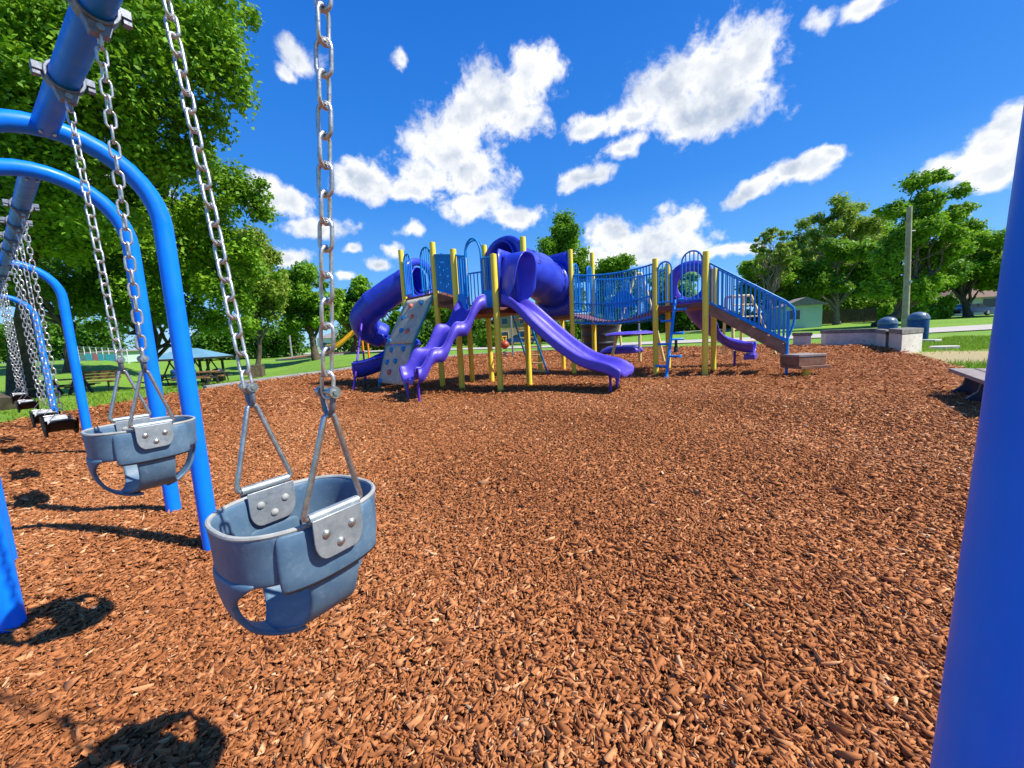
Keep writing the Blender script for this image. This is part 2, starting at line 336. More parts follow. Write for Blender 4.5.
CHIP_STOPS = [(0.0, (0.095, 0.033, 0.012)), (0.18, (0.215, 0.075, 0.025)), (0.45, (0.360, 0.128, 0.043)), (0.72, (0.475, 0.192, 0.071)), (0.9, (0.61, 0.30, 0.135)), (1.0, (0.72, 0.46, 0.25))]
def chip_mat():
    m, nt, b = new_mat('wood_chip'); a = nt.node('ShaderNodeAttribute'); a.attribute_name = 'rnd'
    v = pos_vec(nt); f = nt.math('ADD', a.outputs['Fac'], nt.math('MULTIPLY', nt.math('SUBTRACT', nt.noise(v, 90, 5, 0.6), 0.5), 0.5), clamp=True)
    nt.put(b.inputs['Base Color'], nt.ramp(f, CHIP_STOPS)); b.inputs['Roughness'].default_value = 0.8; b.inputs['Specular IOR Level'].default_value = 0.15
    bump(nt, b, nt.noise(v, 400, 3, 0.6), 0.3, 0.002); return m
def mulch_mat():
    m, nt, b = new_mat('mulch'); v = pos_vec(nt)
    wv = vmath(nt, 'ADD', v, vmath(nt, 'SCALE', nt.noise(v, 9, 3, 0.6, 'Color'), scale=0.10).outputs[0]).outputs[0]
    def cells(ang, sx, sy):
        mp = nt.node('ShaderNodeMapping'); mp.inputs['Rotation'].default_value = (0, 0, ang); mp.inputs['Scale'].default_value = (sx, sy, 0.01); nt.l.new(wv, mp.inputs['Vector'])
        vo = nt.node('ShaderNodeTexVoronoi'); vo.inputs['Scale'].default_value = 1; nt.l.new(mp.outputs[0], vo.inputs['Vector'])
        sp = nt.node('ShaderNodeSeparateColor'); nt.l.new(vo.outputs['Color'], sp.inputs[0]); return sp.outputs[0], vo.outputs['Distance']
    c1, d1 = cells(0.5, 22, 52); c2, d2 = cells(2.2, 26, 60)
    sel = nt.mapr(nt.noise(v, 14, 3), 0.47, 0.53)
    mx = nt.node('ShaderNodeMix'); nt.put(mx.inputs[0], sel); nt.put(mx.inputs[2], c1); nt.put(mx.inputs[3], c2)
    md = nt.node('ShaderNodeMix'); nt.put(md.inputs[0], sel); nt.put(md.inputs[2], d1); nt.put(md.inputs[3], d2)
    big = nt.noise(v, 0.7, 5, 0.6)
    f = nt.math('ADD', nt.math('MULTIPLY', mx.outputs[0], 0.88), nt.math('MULTIPLY', nt.math('SUBTRACT', big, 0.5), 0.35), clamp=True)
    nt.put(b.inputs['Base Color'], nt.ramp(f, CHIP_STOPS)); b.inputs['Roughness'].default_value = 0.9; b.inputs['Specular IOR Level'].default_value = 0.1
    h = nt.math('ADD', nt.math('MULTIPLY', mx.outputs[0], 0.7), nt.math('MULTIPLY', md.outputs[0], -0.7))
    bump(nt, b, h, 0.9, 0.03); return m
def lawn_mat():
    m, nt, b = new_mat('lawn'); v = pos_vec(nt)
    big = nt.mapr(nt.noise(v, 0.16, 5, 0.6), 0.35, 0.68); mid = nt.mapr(nt.noise(v, 1.7, 6, 0.65), 0.3, 0.7); fine = nt.mapr(nt.noise(v, 28, 5, 0.7), 0.25, 0.75)
    c = nt.mix(mid, (0.12, 0.28, 0.012), (0.20, 0.38, 0.018)); c = nt.mix(nt.math('MULTIPLY', big, 0.55), c, (0.27, 0.42, 0.025))
    c = nt.mix(nt.math('MULTIPLY', fine, 0.45), c, (0.06, 0.16, 0.008))
    dry = nt.mapr(nt.noise(v, 0.55, 6, 0.7), 0.66, 0.76); c = nt.mix(nt.math('MULTIPLY', dry, 0.5), c, (0.36, 0.32, 0.10))
    # bare earth beside the wood-chip bed
    dirt = nt.node('ShaderNodeMapping', vector_type='TEXTURE'); dirt.inputs['Location'].default_value = (11.8, 9.9, 0); dirt.inputs['Scale'].default_value = (3.0, 2.2, 3); nt.l.new(v, dirt.inputs['Vector'])
    L = vmath(nt, 'LENGTH', dirt.outputs[0]).outputs['Value']; dm = nt.mapr(nt.math('ADD', L, nt.math('MULTIPLY', nt.math('SUBTRACT', nt.noise(v, 1.6, 6, 0.7), 0.5), 2.4)), 1.15, 0.75)
    c = nt.mix(nt.math('MULTIPLY', dm, 0.85), c, (0.52, 0.38, 0.20))
    nt.put(b.inputs['Base Color'], c); b.inputs['Roughness'].default_value = 0.9
    bump(nt, b, nt.noise(v, 38, 6, 0.75), 0.8, 0.05); return m
def road_mat():
    m, nt, b = new_mat('pale_road'); v = pos_vec(nt); f = nt.noise(v, 0.8, 6, 0.65)
    nt.put(b.inputs['Base Color'], nt.mix(f, (0.36, 0.33, 0.28), (0.52, 0.48, 0.42))); b.inputs['Roughness'].default_value = 0.9
    bump(nt, b, nt.noise(v, 40, 5), 0.3, 0.02); return m
def leaf_mat(name, dark, light):
    m, nt, b = new_mat(name); a = nt.node('ShaderNodeAttribute'); a.attribute_name = 'rnd'
    col = nt.mix(a.outputs['Fac'], dark, light)
    nt.put(b.inputs['Base Color'], col); b.inputs['Roughness'].default_value = 0.55; b.inputs['Specular IOR Level'].default_value = 0.3
    tr = nt.node('ShaderNodeBsdfTranslucent'); nt.put(tr.inputs['Color'], nt.mix(0.6, col, (0.20, 0.34, 0.02)))
    mx = nt.node('ShaderNodeMixShader'); mx.inputs[0].default_value = 0.40
    nt.l.new(b.outputs[0], mx.inputs[1]); nt.l.new(tr.outputs[0], mx.inputs[2]); nt.l.new(mx.outputs[0], nt.n['Material Output'].inputs[0]); return m
M['chip'] = chip_mat(); M['mulch'] = mulch_mat(); M['lawn'] = lawn_mat(); M['road'] = road_mat()
M['leaf_bright'] = leaf_mat('leaf_bright', (0.075, 0.23, 0.012), (0.38, 0.62, 0.03))
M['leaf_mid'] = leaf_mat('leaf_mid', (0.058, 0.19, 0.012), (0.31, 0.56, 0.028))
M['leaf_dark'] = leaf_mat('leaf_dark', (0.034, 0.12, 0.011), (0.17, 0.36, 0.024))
M['leaf_olive'] = leaf_mat('leaf_olive', (0.13, 0.22, 0.025), (0.50, 0.60, 0.08))
M['grass'] = leaf_mat('grass_blade', (0.09, 0.22, 0.012), (0.34, 0.48, 0.04))

# ------------------------------------------------------------ terrain, roads, wood-chip bed
def sstep(x, a, b): t = np.clip((x-a)/(b-a), 0, 1); return t*t*(3-2*t)
def terrain(x, y):
    x = np.asarray(x, float); y = np.asarray(y, float); d = np.hypot(x, y); a = np.degrees(np.arctan2(x, y))
    L = np.interp(d, [0, 18, 22, 28, 36, 46, 62, 90, 150, 400, 2000], [0, 0, -.4, -1.0, -1.25, -1.2, -.65, -.05, .3, 1, 3])
    C = np.interp(d, [0, 30, 60, 150, 2000], [0, 0, .1, .3, 3]); Rr = np.interp(d, [0, 34, 44, 60, 80, 150, 2000], [0, 0.0, .22, .62, .95, 1.3, 4])
    L2 = np.interp(d, [0, 18, 24, 34, 50, 66, 100, 400, 2000], [0, 0, -.3, -.5, .15, .95, 1.3, 2, 4]); L = L+(L2-L)*(1-sstep(a, -47, -41.5))
    wl = (1-sstep(a, -34, -22))*(1-sstep(np.abs(a), 100, 130)); wr = sstep(a, 10, 26)*(1-sstep(np.abs(a), 100, 130))
    return C + (L-C)*wl + (Rr-C)*wr
def tz(x, y): return float(terrain(x, y))
def TP(px, py, Y):                           # terrain point below a pixel column at distance Y
    p = W(px, py, Y); return Vector((p.x, p.y, tz(p.x, p.y)))
def TG(px, py):                              # where the line of sight at a pixel meets the terrain
    y = 4.0
    while y < 140:
        p = W(px, py, y)
        if p.z <= tz(p.x, p.y): return Vector((p.x, p.y, tz(p.x, p.y)))
        y += .1
    return TP(px, py, 60)
MULCH = [(-8.0, -6), (-8.6, 2.5), (-9.1, 6.7), (-9.45, 9.2), (-9.13, 11.8), (-8.4, 14.4), (-7.56, 17.0), (-6.3, 21.5), (-3.5, 27.0), (1.5, 27.5), (6.4, 24.9), (10.0, 22.6), (13.2, 20.4),
         (15.2, 17.3), (13.6, 14.2), (12.1, 11.8), (9.8, 8.7), (7.7, 6.1), (6.6, 4.6), (5.6, 2.6), (5.2, -1), (5.0, -6)]
MP = np.array(MULCH)
def inside(px, py, poly=MP):
    r = np.zeros(px.shape, bool); j = len(poly)-1
    for i in range(len(poly)):
        xi, yi = poly[i]; xj, yj = poly[j]
        c = ((yi > py) != (yj > py)) & (px < (xj-xi)*(py-yi)/(yj-yi+1e-12)+xi); r ^= c; j = i
    return r
def build_lawn():
    rad = np.concatenate([np.linspace(0.5, 30, 60), np.geomspace(31, 1800, 50)]); ang = np.linspace(0, 2*np.pi, 181)[:-1]
    rr, aa = np.meshgrid(rad, ang, indexing='ij'); x = rr*np.sin(aa); y = rr*np.cos(aa); z = terrain(x, y)-0.03
    m = MB(); m.grid([[(x[i, k], y[i, k], z[i, k]) for k in range(180)] for i in range(len(rad))], True); m.f.append(tuple(range(180)))
    struct(m.build('lawn', M['lawn'], sharp=180))
build_lawn()
m = MB(); m.add([(x, y, 0) for x, y in MULCH], [tuple(range(len(MULCH)))]); mo = m.build('wood_chip_ground', M['mulch'], smooth=False); struct(mo)
bm = bmesh.new(); bm.from_mesh(mo.data); bmesh.ops.triangulate(bm, faces=bm.faces); [f.normal_flip() for f in bm.faces if f.normal.z < 0]; bm.to_mesh(mo.data); bm.free()

def ribbon(name, pts, w, mat, lift=0.03):
    P = spline([(x, y, 0) for x, y in pts], 10); rows = []
    for i, p in enumerate(P):
        t = (P[min(i+1, len(P)-1)]-P[max(i-1, 0)]).normalized(); s = Vector((t.y, -t.x, 0)); ww = w if not callable(w) else w(i/(len(P)-1))
        rows.append([(q.x, q.y, tz(q.x, q.y)+lift) for q in (p+s*(ww/2*k) for k in (-1, -.5, 0, .5, 1))])
    m = MB(); m.grid(rows); return struct(m.build(name, mat))
ribbon('road', [(70, 17), (45, 22.5), (29, 25.8), (21, 28.2), (9.5, 34), (-4, 45), (-22, 62), (-55, 92), (-110, 135)], lambda t: lerp(6.0, 5.0, t), M['road'])
ribbon('street', [(22, 58), (40, 55), (65, 53), (120, 50)], 2.2, M['road'])
def kerb(name, pts, w, h):
    m = MB()
    for (a, b) in zip(pts[:-1], pts[1:]):
        m.beam((a[0], a[1], h/2-.05), (b[0], b[1], h/2-.05), w, h)
    return struct(m.build(name, M['kerb'], bevel=.012))
kerb('kerb', [(-9.20, 11.5), (-8.83, 12.95)], .16, .16); kerb('kerb', [(-8.82, 12.98), (-8.13, 15.2)], .16, .165)
kerb('kerb', [(-8.12, 15.23), (-7.52, 17.2)], .16, .16); kerb('kerb', [(-7.51, 17.23), (-6.35, 21.3)], .16, .17); kerb('kerb', [(-6.3, 21.5), (-3.5, 27.0)], .16, .16)
kerb('kerb', [(-3.45, 27.1), (1.4, 27.6)], .16, .15); kerb('kerb', [(1.5, 27.6), (6.4, 25.0)], .16, .15)
kerb('kerb', [(6.45, 24.98), (9.5, 23.0)], .16, .16)
# second, smaller wood-chip bed farther off on the left
bp = [TP(px, 360, Y) for px, Y in ((276, 57), (300, 54), (330, 52), (362, 54), (366, 62), (330, 66), (296, 63))]
m = MB(); m.add([(p.x, p.y, p.z+.10) for p in bp], [tuple(range(len(bp)))]); struct(m.build('wood_chip_bed', M['mulch'], smooth=False))
m = MB()
for i in range(len(bp)):
    a, b = bp[i], bp[(i+1) % len(bp)]; m.beam(a+V(0, 0, .06), b+V(0, 0, .06), .18, .26)
struct(m.build('bed_edging', M['kerb']))

def scatter_chips():
    def ring(r0, r1, dens, ymin, smin, smax, flat, zmax, amin=-180, amax=180):
        area = pi*(r1*r1-r0*r0)*(amax-amin)/360; n = int(area*dens)
        r = np.sqrt(RNG.uniform(r0*r0, r1*r1, n)); a = np.radians(RNG.uniform(amin, amax, n)); x = r*np.sin(a); y = r*np.cos(a)
        k = inside(x, y) & (y > ymin); x, y = x[k], y[k]; n = len(x)
        L = np.exp(RNG.normal(0, .42, n))*smin; L = np.clip(L, .007, smax); thin = RNG.random(n) < .18; w = L*np.where(thin, RNG.uniform(.10, .2, n), RNG.uniform(.22, .55, n)); L = np.where(thin, L*1.25, L)
        th = RNG.uniform(0, 2*np.pi, n); ca, sa = np.cos(th), np.sin(th)
        tilt = RNG.normal(0, flat, n); roll = RNG.normal(0, flat*1.15, n); bend = RNG.normal(0, .16, n)*L
        z = RNG.uniform(.002, zmax, n)
        if r1 <= 7: loc = np.array([(-1, -.15), (-.45, -.85), (.35, -1), (.95, -.6), (1.08, .05), (.45, .75), (-.25, 1), (-.85, .6)])
        else: loc = np.array([(-1, -.8), (1, -.7), (.85, .9), (-.9, .8)])
        m_ = len(loc); u = loc[None, :, 0]*(L/2)[:, None]*(1+RNG.normal(0, .17, (n, m_))); v = loc[None, :, 1]*(w/2)[:, None]*(1+RNG.normal(0, .28, (n, m_)))
        h = bend[:, None]*(np.abs(loc[None, :, 0])**2) + u*np.sin(tilt)[:, None] + v*np.sin(roll)[:, None]
        X = x[:, None]+u*ca[:, None]-v*sa[:, None]; Y = y[:, None]+u*sa[:, None]+v*ca[:, None]; Z = np.maximum(z[:, None]+h, .0005)
        x0, y0 = x, y; und = .5+.25*np.sin(x0*2.1+np.sin(y0*1.3)*1.4)+.25*np.sin(y0*2.6+1.1*np.sin(x0*1.7)+.8)
        for hx, hy in ((-.43, .72), (-1.27, 1.29), (-3.2, 2.7), (-4.0, 3.3), (-5.6, 4.5), (-6.4, 5.1)): und -= .9*np.exp(-((x0-hx)**2+(y0-hy)**2)/.18)
        Z = Z+(.05*np.clip(und, 0, 1))[:, None]
        patch = .07*np.sin(x0*.9+1.3*np.sin(y0*.55))*np.cos(y0*.8+.4)+.04*np.sin(x0*2.9+y0*1.9)
        rnd = np.clip(patch+.08+.84*RNG.beta(2.2, 2.3, n)+thin*.12+RNG.normal(0, .03, n)+(RNG.random(n) > .985)*.3, 0, 1)
        return np.stack([X, Y, Z], -1), rnd, m_
    for name, args in (('wood_chips', (0, 2.4, 19000, -1.0, .0185, .05, .22, .020)), ('wood_chips', (2.4, 4.4, 11000, -.8, .020, .052, .22, .019)), ('wood_chips', (4.4, 7.0, 4600, .5, .024, .055, .25, .020))):
        Vv, rnd, m_ = ring(*args)
        # thickness: chips are thin wedges, upper sheet plus rim
        low = Vv.copy(); low[:, :, 2] -= .003; allv = np.concatenate([Vv, low], 1)
        quads = [(0, 1, 2, 3), (0, 3, 4, 7), (4, 5, 6, 7)]+[(i, 8+i, 8+(i+1) % 8, (i+1) % 8) for i in range(8)]
        o = arr_mesh(name, allv, 16, quads, M['chip'], rnd); o['kind'] = 'stuff'
    Vv, rnd, m_ = ring(7.0, 15.0, 1500, 1, .034, .07, .32, .024, -62, 62)
    o = arr_mesh('wood_chips', Vv, 4, [(0, 1, 2, 3)], M['chip'], rnd); o['kind'] = 'stuff'
    Vv, rnd, m_ = ring(15.0, 28.0, 330, 1, .06, .12, .40, .03, -50, 50)
    o = arr_mesh('wood_chips', Vv, 4, [(0, 1, 2, 3)], M['chip'], rnd); o['kind'] = 'stuff'
scatter_chips()
def scatter_grass(name, poly, dens, h0, h1, wd):
    P = np.array(poly); lo, hi = P.min(0), P.max(0); n = int((hi[0]-lo[0])*(hi[1]-lo[1])*dens)
    x = RNG.uniform(lo[0], hi[0], n); y = RNG.uniform(lo[1], hi[1], n); k = inside(x, y, P) & ~inside(x, y); x, y = x[k], y[k]
    pn = np.sin(x*2.3+np.sin(y*1.7)*1.5)*np.cos(y*2.1+x*.6); k = (pn+RNG.normal(0, .5, len(x)) > -.45) & (((x-11.8)/3.0)**2+((y-9.9)/2.2)**2+RNG.normal(0, .35, len(x)) > .95); x, y, pn = x[k], y[k], pn[k]; n = len(x); z = terrain(x, y)-.035
    th = RNG.uniform(0, 2*np.pi, n); h = RNG.uniform(h0, h1, n)*(1+.35*pn); w = wd*RNG.uniform(.6, 1.3, n); lean = RNG.normal(0, .45, (n, 2))*h[:, None]
    c, s = np.cos(th)*w/2, np.sin(th)*w/2
    Vv = np.stack([np.stack([x-c, y-s, z], -1), np.stack([x+c, y+s, z], -1), np.stack([x+lean[:, 0], y+lean[:, 1], z+h], -1)], 1)
    o = arr_mesh(name, Vv, 3, [(0, 1, 2)], M['grass'], np.clip(RNG.normal(.5, .25, n)+.15*pn, 0, 1)); o['kind'] = 'stuff'
scatter_grass('grass', [(5.5, 4.0), (7.6, 5.8), (12.0, 11.5), (13.5, 14), (22, 19), (24, 14), (18, 6), (8, 2.5)], 620, .05, .13, .020)
scatter_grass('grass', [(-9.0, 5.5), (-9.3, 9.2), (-9.0, 11.8), (-7.5, 17.0), (-6.2, 21.3), (-8.5, 22.5), (-15, 17), (-14, 8), (-12, 4)], 300, .03, .08, .022)

# ------------------------------------------------------------ swings
BN = Vector((.565, .825, 0)).normalized(); BB = Vector((BN.y, -BN.x, 0))   # across and along the near beam
M1 = Vector((-1.845, 1.69, 0)); ZB = 2.0; R_BEAM = .0385
def arch_mb(mid, n, half, ztop, r, foot=None, segs=20):
    m = MB(); P = []; foot = half if foot is None else foot
    zc = ztop-half
    for z in np.linspace(-.05, zc, 6): P.append(mid+n*lerp(foot, half, max(0, z)/zc)+V(0, 0, z))
    for i in range(1, segs): a = pi*i/segs; P.append(mid+n*(half*cos(a))+V(0, 0, zc+half*sin(a)))
    for z in np.linspace(zc, -.05, 6): P.append(mid-n*lerp(foot, half, max(0, z)/zc)+V(0, 0, z))
    return m.tube(P, r, 20)
def clamp(parent, c, axis, r):               # cast collar that carries one chain
    axis = Vector(axis).normalized(); n = Vector((axis.y, -axis.x, 0)); c = Vector(c)
    m = MB(); rows = []
    for s_, rr in ((-.020, r+.002), (-.020, r+.011), (.020, r+.011), (.020, r+.002)):
        rows.append([c+axis*s_+(n*cos(2*pi*k/20)+V(0, 0, 1)*sin(2*pi*k/20))*rr for k in range(20)])
    m.grid(rows+[rows[0]], True)
    for sg in (-1, 1):
        m.frame_box(c+n*sg*(r+.021)+V(0, 0, .009), axis*.014, n*.013, V(0, 0, .012)); m.frame_box(c+n*sg*(r+.024)+V(0, 0, -.010), axis*.010, n*.010, V(0, 0, .008))
    m.slab([c+axis*-.013+n*(-r*.95)+V(0, 0, -r*.55), c+axis*-.013+n*(r*.95)+V(0, 0, -r*.55), c+axis*-.013+n*.020+V(0, 0, -r-.038), c+axis*-.013-n*.020+V(0, 0, -r-.038)], axis*.026)
    o = m.build('chain_clamp', M['cast'], parent, bevel=.002)
    b = MB(); b.cyl(c-axis*.022+V(0, 0, -r-.022), c+axis*.022+V(0, 0, -r-.022), .009, 10); ORG[o.name] = ORG[parent.name]; b.build('bolt', M['bolt'], o)
    return c+V(0, 0, -r-.034)
def link_pts(L, w):                          # stadium centre line in its own plane
    r = w/2; s = L/2-r; P = [(r*cos(a), s+r*sin(a)) for a in np.linspace(0, pi, 7)]+[(-r*cos(a), -s-r*sin(a)) for a in np.linspace(0, pi, 7)]
    return P
def chain(parent, p, q, L=.046, w=.0215, wire=.0032, mat=None, n=6, jit=.10):
    p, q = Vector(p), Vector(q); D = q-p; t = D.normalized(); pitch = L-2*wire-.001; N = max(1, round(D.length/pitch)); pitch = D.length/N; m = MB()
    a = t.orthogonal().normalized(); a = (Vector((1, .3, 0))-t*t.dot(Vector((1, .3, 0)))).normalized(); b = t.cross(a); tw = random.uniform(0, pi)
    for i in range(N):
        c = p+t*(pitch*(i+.5)); ph = tw+(pi/2)*(i % 2)+random.gauss(0, jit)+.01*i; s = a*cos(ph)+b*sin(ph)
        m.tube([c+s*x+t*y for x, y in link_pts(L, w)], wire, n, closed=True)
    return m.build('chain', mat or M['chain'], parent, sharp=60)

def swing_frame(name, label, mids, ztop, r_leg, r_beam, n, beams, leans=None):
    t = thing(name, label, 'swing frame', mids[0])
    for i, md in enumerate(mids): arch_mb(md, n, *(leans or {}).get(i, (.332, .332))[:1], ztop, r_leg, (leans or {}).get(i, (.332, .332))[1]).build('arch', M['swing_blue'], t)
    for a, b in beams:
        m = MB(); a, b = Vector(a), Vector(b); d = (b-a).normalized(); z = V(0, 0, ztop); m.cyl(a+d*.0+z, b-d*.0+z, r_beam, 24); bo = m.build('top_beam', M['swing_blue'], t); ORG[bo.name] = ORG[t.name]
        for e, sg in ((a, 1), (b, -1)):
            for q in (-.018, .018): k = MB(); k.sphere(e+d*sg*.045+BN*0+V(0, 0, ztop-r_beam)+Vector((d.y, -d.x, 0))*q, .007, 8); k.build('bolt', M['bolt'], bo)
    return t
M0 = M1+BB*2.70
NEAR = swing_frame('swing_frame', 'blue arched swing frame nearest the camera, carrying both bucket swings', [M1, M0], ZB, .039, .0385, BN, [(M1, M0)], {1: (.165, .352)})
N2 = Vector((.587, .81, 0)).normalized(); B2 = Vector((-N2.y, N2.x, 0)); MB2 = Vector((-2.42, 2.12, 0))
FM = [MB2, MB2+B2*3.06, MB2+B2*6.12]
FARF = swing_frame('swing_frame', 'three-arched blue swing frame farther left, holding the black belt swings', FM, 2.04, .039, .0385, N2, [(FM[0], FM[1]), (FM[1], FM[2])])

def bucket_swing(label, t_along, zrim, hang_z):
    c = M1+BB*t_along; th = thing('bucket_swing', label, 'swing', c+V(0, 0, zrim-.24), 'blue bucket swings'); A, B = .137, .122; e = 2.6
    def rim(a, k=1.0):
        ca, sa = cos(a), sin(a); return c+BN*(A*k*math.copysign(abs(ca)**(2/e), ca))+BB*(B*k*math.copysign(abs(sa)**(2/e), sa))
    Nn = 56; bh = .088
    rows = [[rim(2*pi*k/Nn, kk)+V(0, 0, zrim-z) for k in range(Nn)] for z, kk in ((0, 1.02), (.012, 1.0), (.045, .99), (bh-.012, .985), (bh, .982))]
    m = MB(); m.grid(rows, True); seat = m.build('seat_band', M['bucket'], th, solid=.009, sub=1); ORG[seat.name] = ORG[th.name]
    m = MB(); m.tube([rim(2*pi*k/Nn, .987)+V(0, 0, zrim+.0005) for k in range(Nn)], .0044, 8, closed=True); m.build('worn_rim', M['bucket_rim'], seat)
    # outer pads that hang over the band below each chain
    for sg in (-1, 1):
        rows = []
        for z, bulge in ((-.001, .005), (.05, .006), (.105, .006)):
            rows.append([rim(sg*pi/2+a, 1.0)+(rim(sg*pi/2+a)-c).normalized()*bulge+V(0, 0, zrim-z-(.004*cos(a*2) if z > .1 else 0)) for a in np.linspace(-.62, .62, 13)])
        m = MB(); m.grid(rows); m.build('side_pad', M['bucket'], seat, solid=.008, sub=1, bevel=.0)
    D = .150
    def prof(t):                              # quarter super-ellipse, t from 0 (band) to 1 (bottom centre)
        a = t*pi/2; return max(cos(a), 0)**(2/3.0), sin(a)**(2/2.4)
    # saddle: wide U under the two chains
    rows = []
    for tt in np.linspace(-1, 1, 33):
        t = 1-abs(tt); k, dz = prof(t); v = math.copysign(1, tt)*B*.965*k; hw = .053-.006*sin(pi*min(t*1.4, 1))+.030*max(0, (t-.62)/.38)**2
        rows.append([c+BN*(hw*s_)+BB*(v*(1-abs(hw*s_/A)**e)**(1/e))+V(0, 0, zrim-bh+.022-(D)*dz) for s_ in np.linspace(-1, 1, 9)])
    m = MB(); m.grid(rows); m.build('saddle', M['bucket'], seat, solid=.008, sub=1)
    for sg in (-1, 1):
        rows = []
        for t in np.linspace(0, .93, 18):
            k, dz = prof(t); u = A*.945*k; w = .023+.060*max(0, 1-t/.20)**1.8+.034*max(0, (t-.60)/.40)**1.6
            rows.append([c+BN*(sg*u*(1-min(.98, abs(w*s_/B))**e)**(1/e))+BB*(w*s_)+V(0, 0, zrim-bh+.010-(D-.006)*dz) for s_ in np.linspace(-1, 1, 11)])
        m = MB(); m.grid(rows); m.build('strap', M['bucket'], seat, solid=.009, sub=1)
    for sg in (-1, 1):
        pc = c+BB*(sg*(B+.0145))
        for inn, off in ((0, 0.0), (1, -.034)):
            o_ = pc+BB*(sg*off); m = MB(); pl = [(-.045, .012), (.045, .012), (.045, -.028)]+[(.045-.022*(1-cos(a))-.0, -.028-.034*sin(a)) for a in np.linspace(.3, pi/2, 5)]+[(-(.045-.022*(1-cos(a))), -.028-.034*sin(a)) for a in np.linspace(pi/2, .3, 5)]+[(-.045, -.028)]
            m.slab([o_+BN*x+V(0, 0, zrim+z) for x, z in pl], BB*sg*.0035)
            plate = m.build('hanger_plate', M['plate'], th, bevel=.001); ORG[plate.name] = ORG[th.name]
            k = MB()
            for x, z in ((-.024, -.018), (.024, -.018), (0, -.042)):
                s_ = 1 if not inn else -1; k.lathe(o_+BN*x+V(0, 0, zrim+z)+BB*sg*(.0035 if not inn else 0), [(.0075, 0), (.0072, .002), (.004, .0045), (.0008, .005)], 12, BB*sg*s_)
            k.build('rivet', M['bolt'] if not inn else M['bucket_rim'], plate)
            if not inn:
                k = MB(); k.tube([o_+BB*(-sg*.008)+BN*x+V(0, 0, zrim+.014) for x in (-.046, .046)], .0085, 14); k.build('rolled_edge', M['plate'], plate)
        zr = zrim+.014; oo = pc-BB*(sg*.008); clampp = c+BB*(sg*hang_z)+V(0, 0, ZB-R_BEAM-.034)
        lean = ((clampp-oo).normalized()); ap = oo+Vector((lean.x, lean.y, 0))*.17+V(0, 0, .014+zrim+.168)
        ap = Vector((oo.x, oo.y, zr))+lean*.172
        base = Vector((oo.x, oo.y, zr)); tri = []
        P0 = base-BN*.052; P1 = base+BN*.052
        path = [base-BN*.030, base-BN*.047, P0-BN*.000+lean*.003, P0+lean*.010]+[lerp(P0+lean*.010, ap-BN*.008-lean*.004, s_) for s_ in (.2, .5, .8)]+[ap-BN*.008-lean*.004, ap, ap+BN*.008-lean*.004]+[lerp(ap+BN*.008-lean*.004, P1+lean*.010, s_) for s_ in (.2, .5, .8)]+[P1+lean*.010, P1+lean*.003, base+BN*.047, base+BN*.030]
        m = MB(); m.tube(path, .0050, 10); m.build('triangle_hanger', M['galv'], th)
        # shackle with a cross bolt
        m = MB(); s0 = ap+lean*.004; m.tube([s0+BB*x+lean*y for x, y in ((-.013, .036), (-.014, .02), (-.010, .002), (0, -.006), (.010, .002), (.014, .02), (.013, .036))], .005, 10)
        sh = m.build('shackle', M['cast'], th); ORG[sh.name] = ORG[th.name]
        m = MB(); m.cyl(s0-BB*.026+lean*.034, s0+BB*.026+lean*.034, .0045, 10)
        for q in (-1, 1): m.lathe(s0+BB*(q*.018)+lean*.034, [(.010, -.005), (.011, 0), (.010, .005)], 10, BB)
        m.build('cross_bolt', M['galv'], sh)
        top = clamp(NEAR, c+BB*(sg*hang_z)+V(0, 0, ZB), BB, R_BEAM)
        chain(th, s0+lean*.026, top+V(0, 0, .008), n=8)
    return th
bucket_swing('blue-grey rubber bucket swing hanging closest to the camera', 1.715, .754, .315)
bucket_swing('smaller-looking blue-grey bucket swing farther back, in front of the blue arch legs', .70, .822, .235)

def belt_swing(label, t, zs):
    c = FM[0]+B2*t; th = thing('belt_swing', label, 'swing', c+V(0, 0, zs-.06), 'black belt swings'); hw = .20
    def P(s, y, dz=0): return c+B2*(s*hw)+N2*y+V(0, 0, zs+.085*abs(s)**2.2-.03+dz)
    S_ = np.linspace(-1, 1, 15)
    m = MB(); rows = [[P(s, y, -.004*(abs(y) > .05)) for y in (-.066, -.05, 0, .05, .066)] for s in S_]; m.grid(rows)
    seat = m.build('belt_seat', M['black_rubber'], th, solid=.008, sub=1); ORG[seat.name] = ORG[th.name]
    m = MB(); m.grid([[P(s*.97, y, .0065+.004) for y in (-.058, -.03, 0, .03, .058)] for s in S_]); m.build('worn_top', M['belt_top'], seat, solid=.003, sub=1)
    m = MB()
    for y in (-.070, .070): m.grid([[P(s, y+q*.005, z) for q, z in ((-1, .006), (1, .006), (1, -.040*(1-abs(s)**3*.6)), (-1, -.040*(1-abs(s)**3*.6)))] for s in S_], True)
    m.build('edge_strip', M['black_rubber'], seat)
    for sg in (-1, 1):
        e = P(sg, 0, .004); apx = c+B2*(sg*(hw+.012))+V(0, 0, zs+.135); m = MB()
        m.tube([apx, P(sg, .055, .006), P(sg, -.055, .006)], .0045, 8, closed=True); m.build('triangle_hanger', M['galv'], th)
        top = clamp(FARF, c+B2*(sg*.24)+V(0, 0, 2.04), B2, R_BEAM); chain(th, apx, top+V(0, 0, .008), L=.046, w=.022, wire=.0032, n=5)
belt_swing('black belt swing with pale worn top, nearest of the four and lowest in view', 1.0, .60)
belt_swing('black belt swing second nearest, just behind the nearest belt seat', 2.0, .575)
belt_swing('black belt swing third in line, past the middle arch of the far frame', 4.0, .56)
belt_swing('black belt swing at the far end of the row, beside the tree trunk', 5.05, .60)

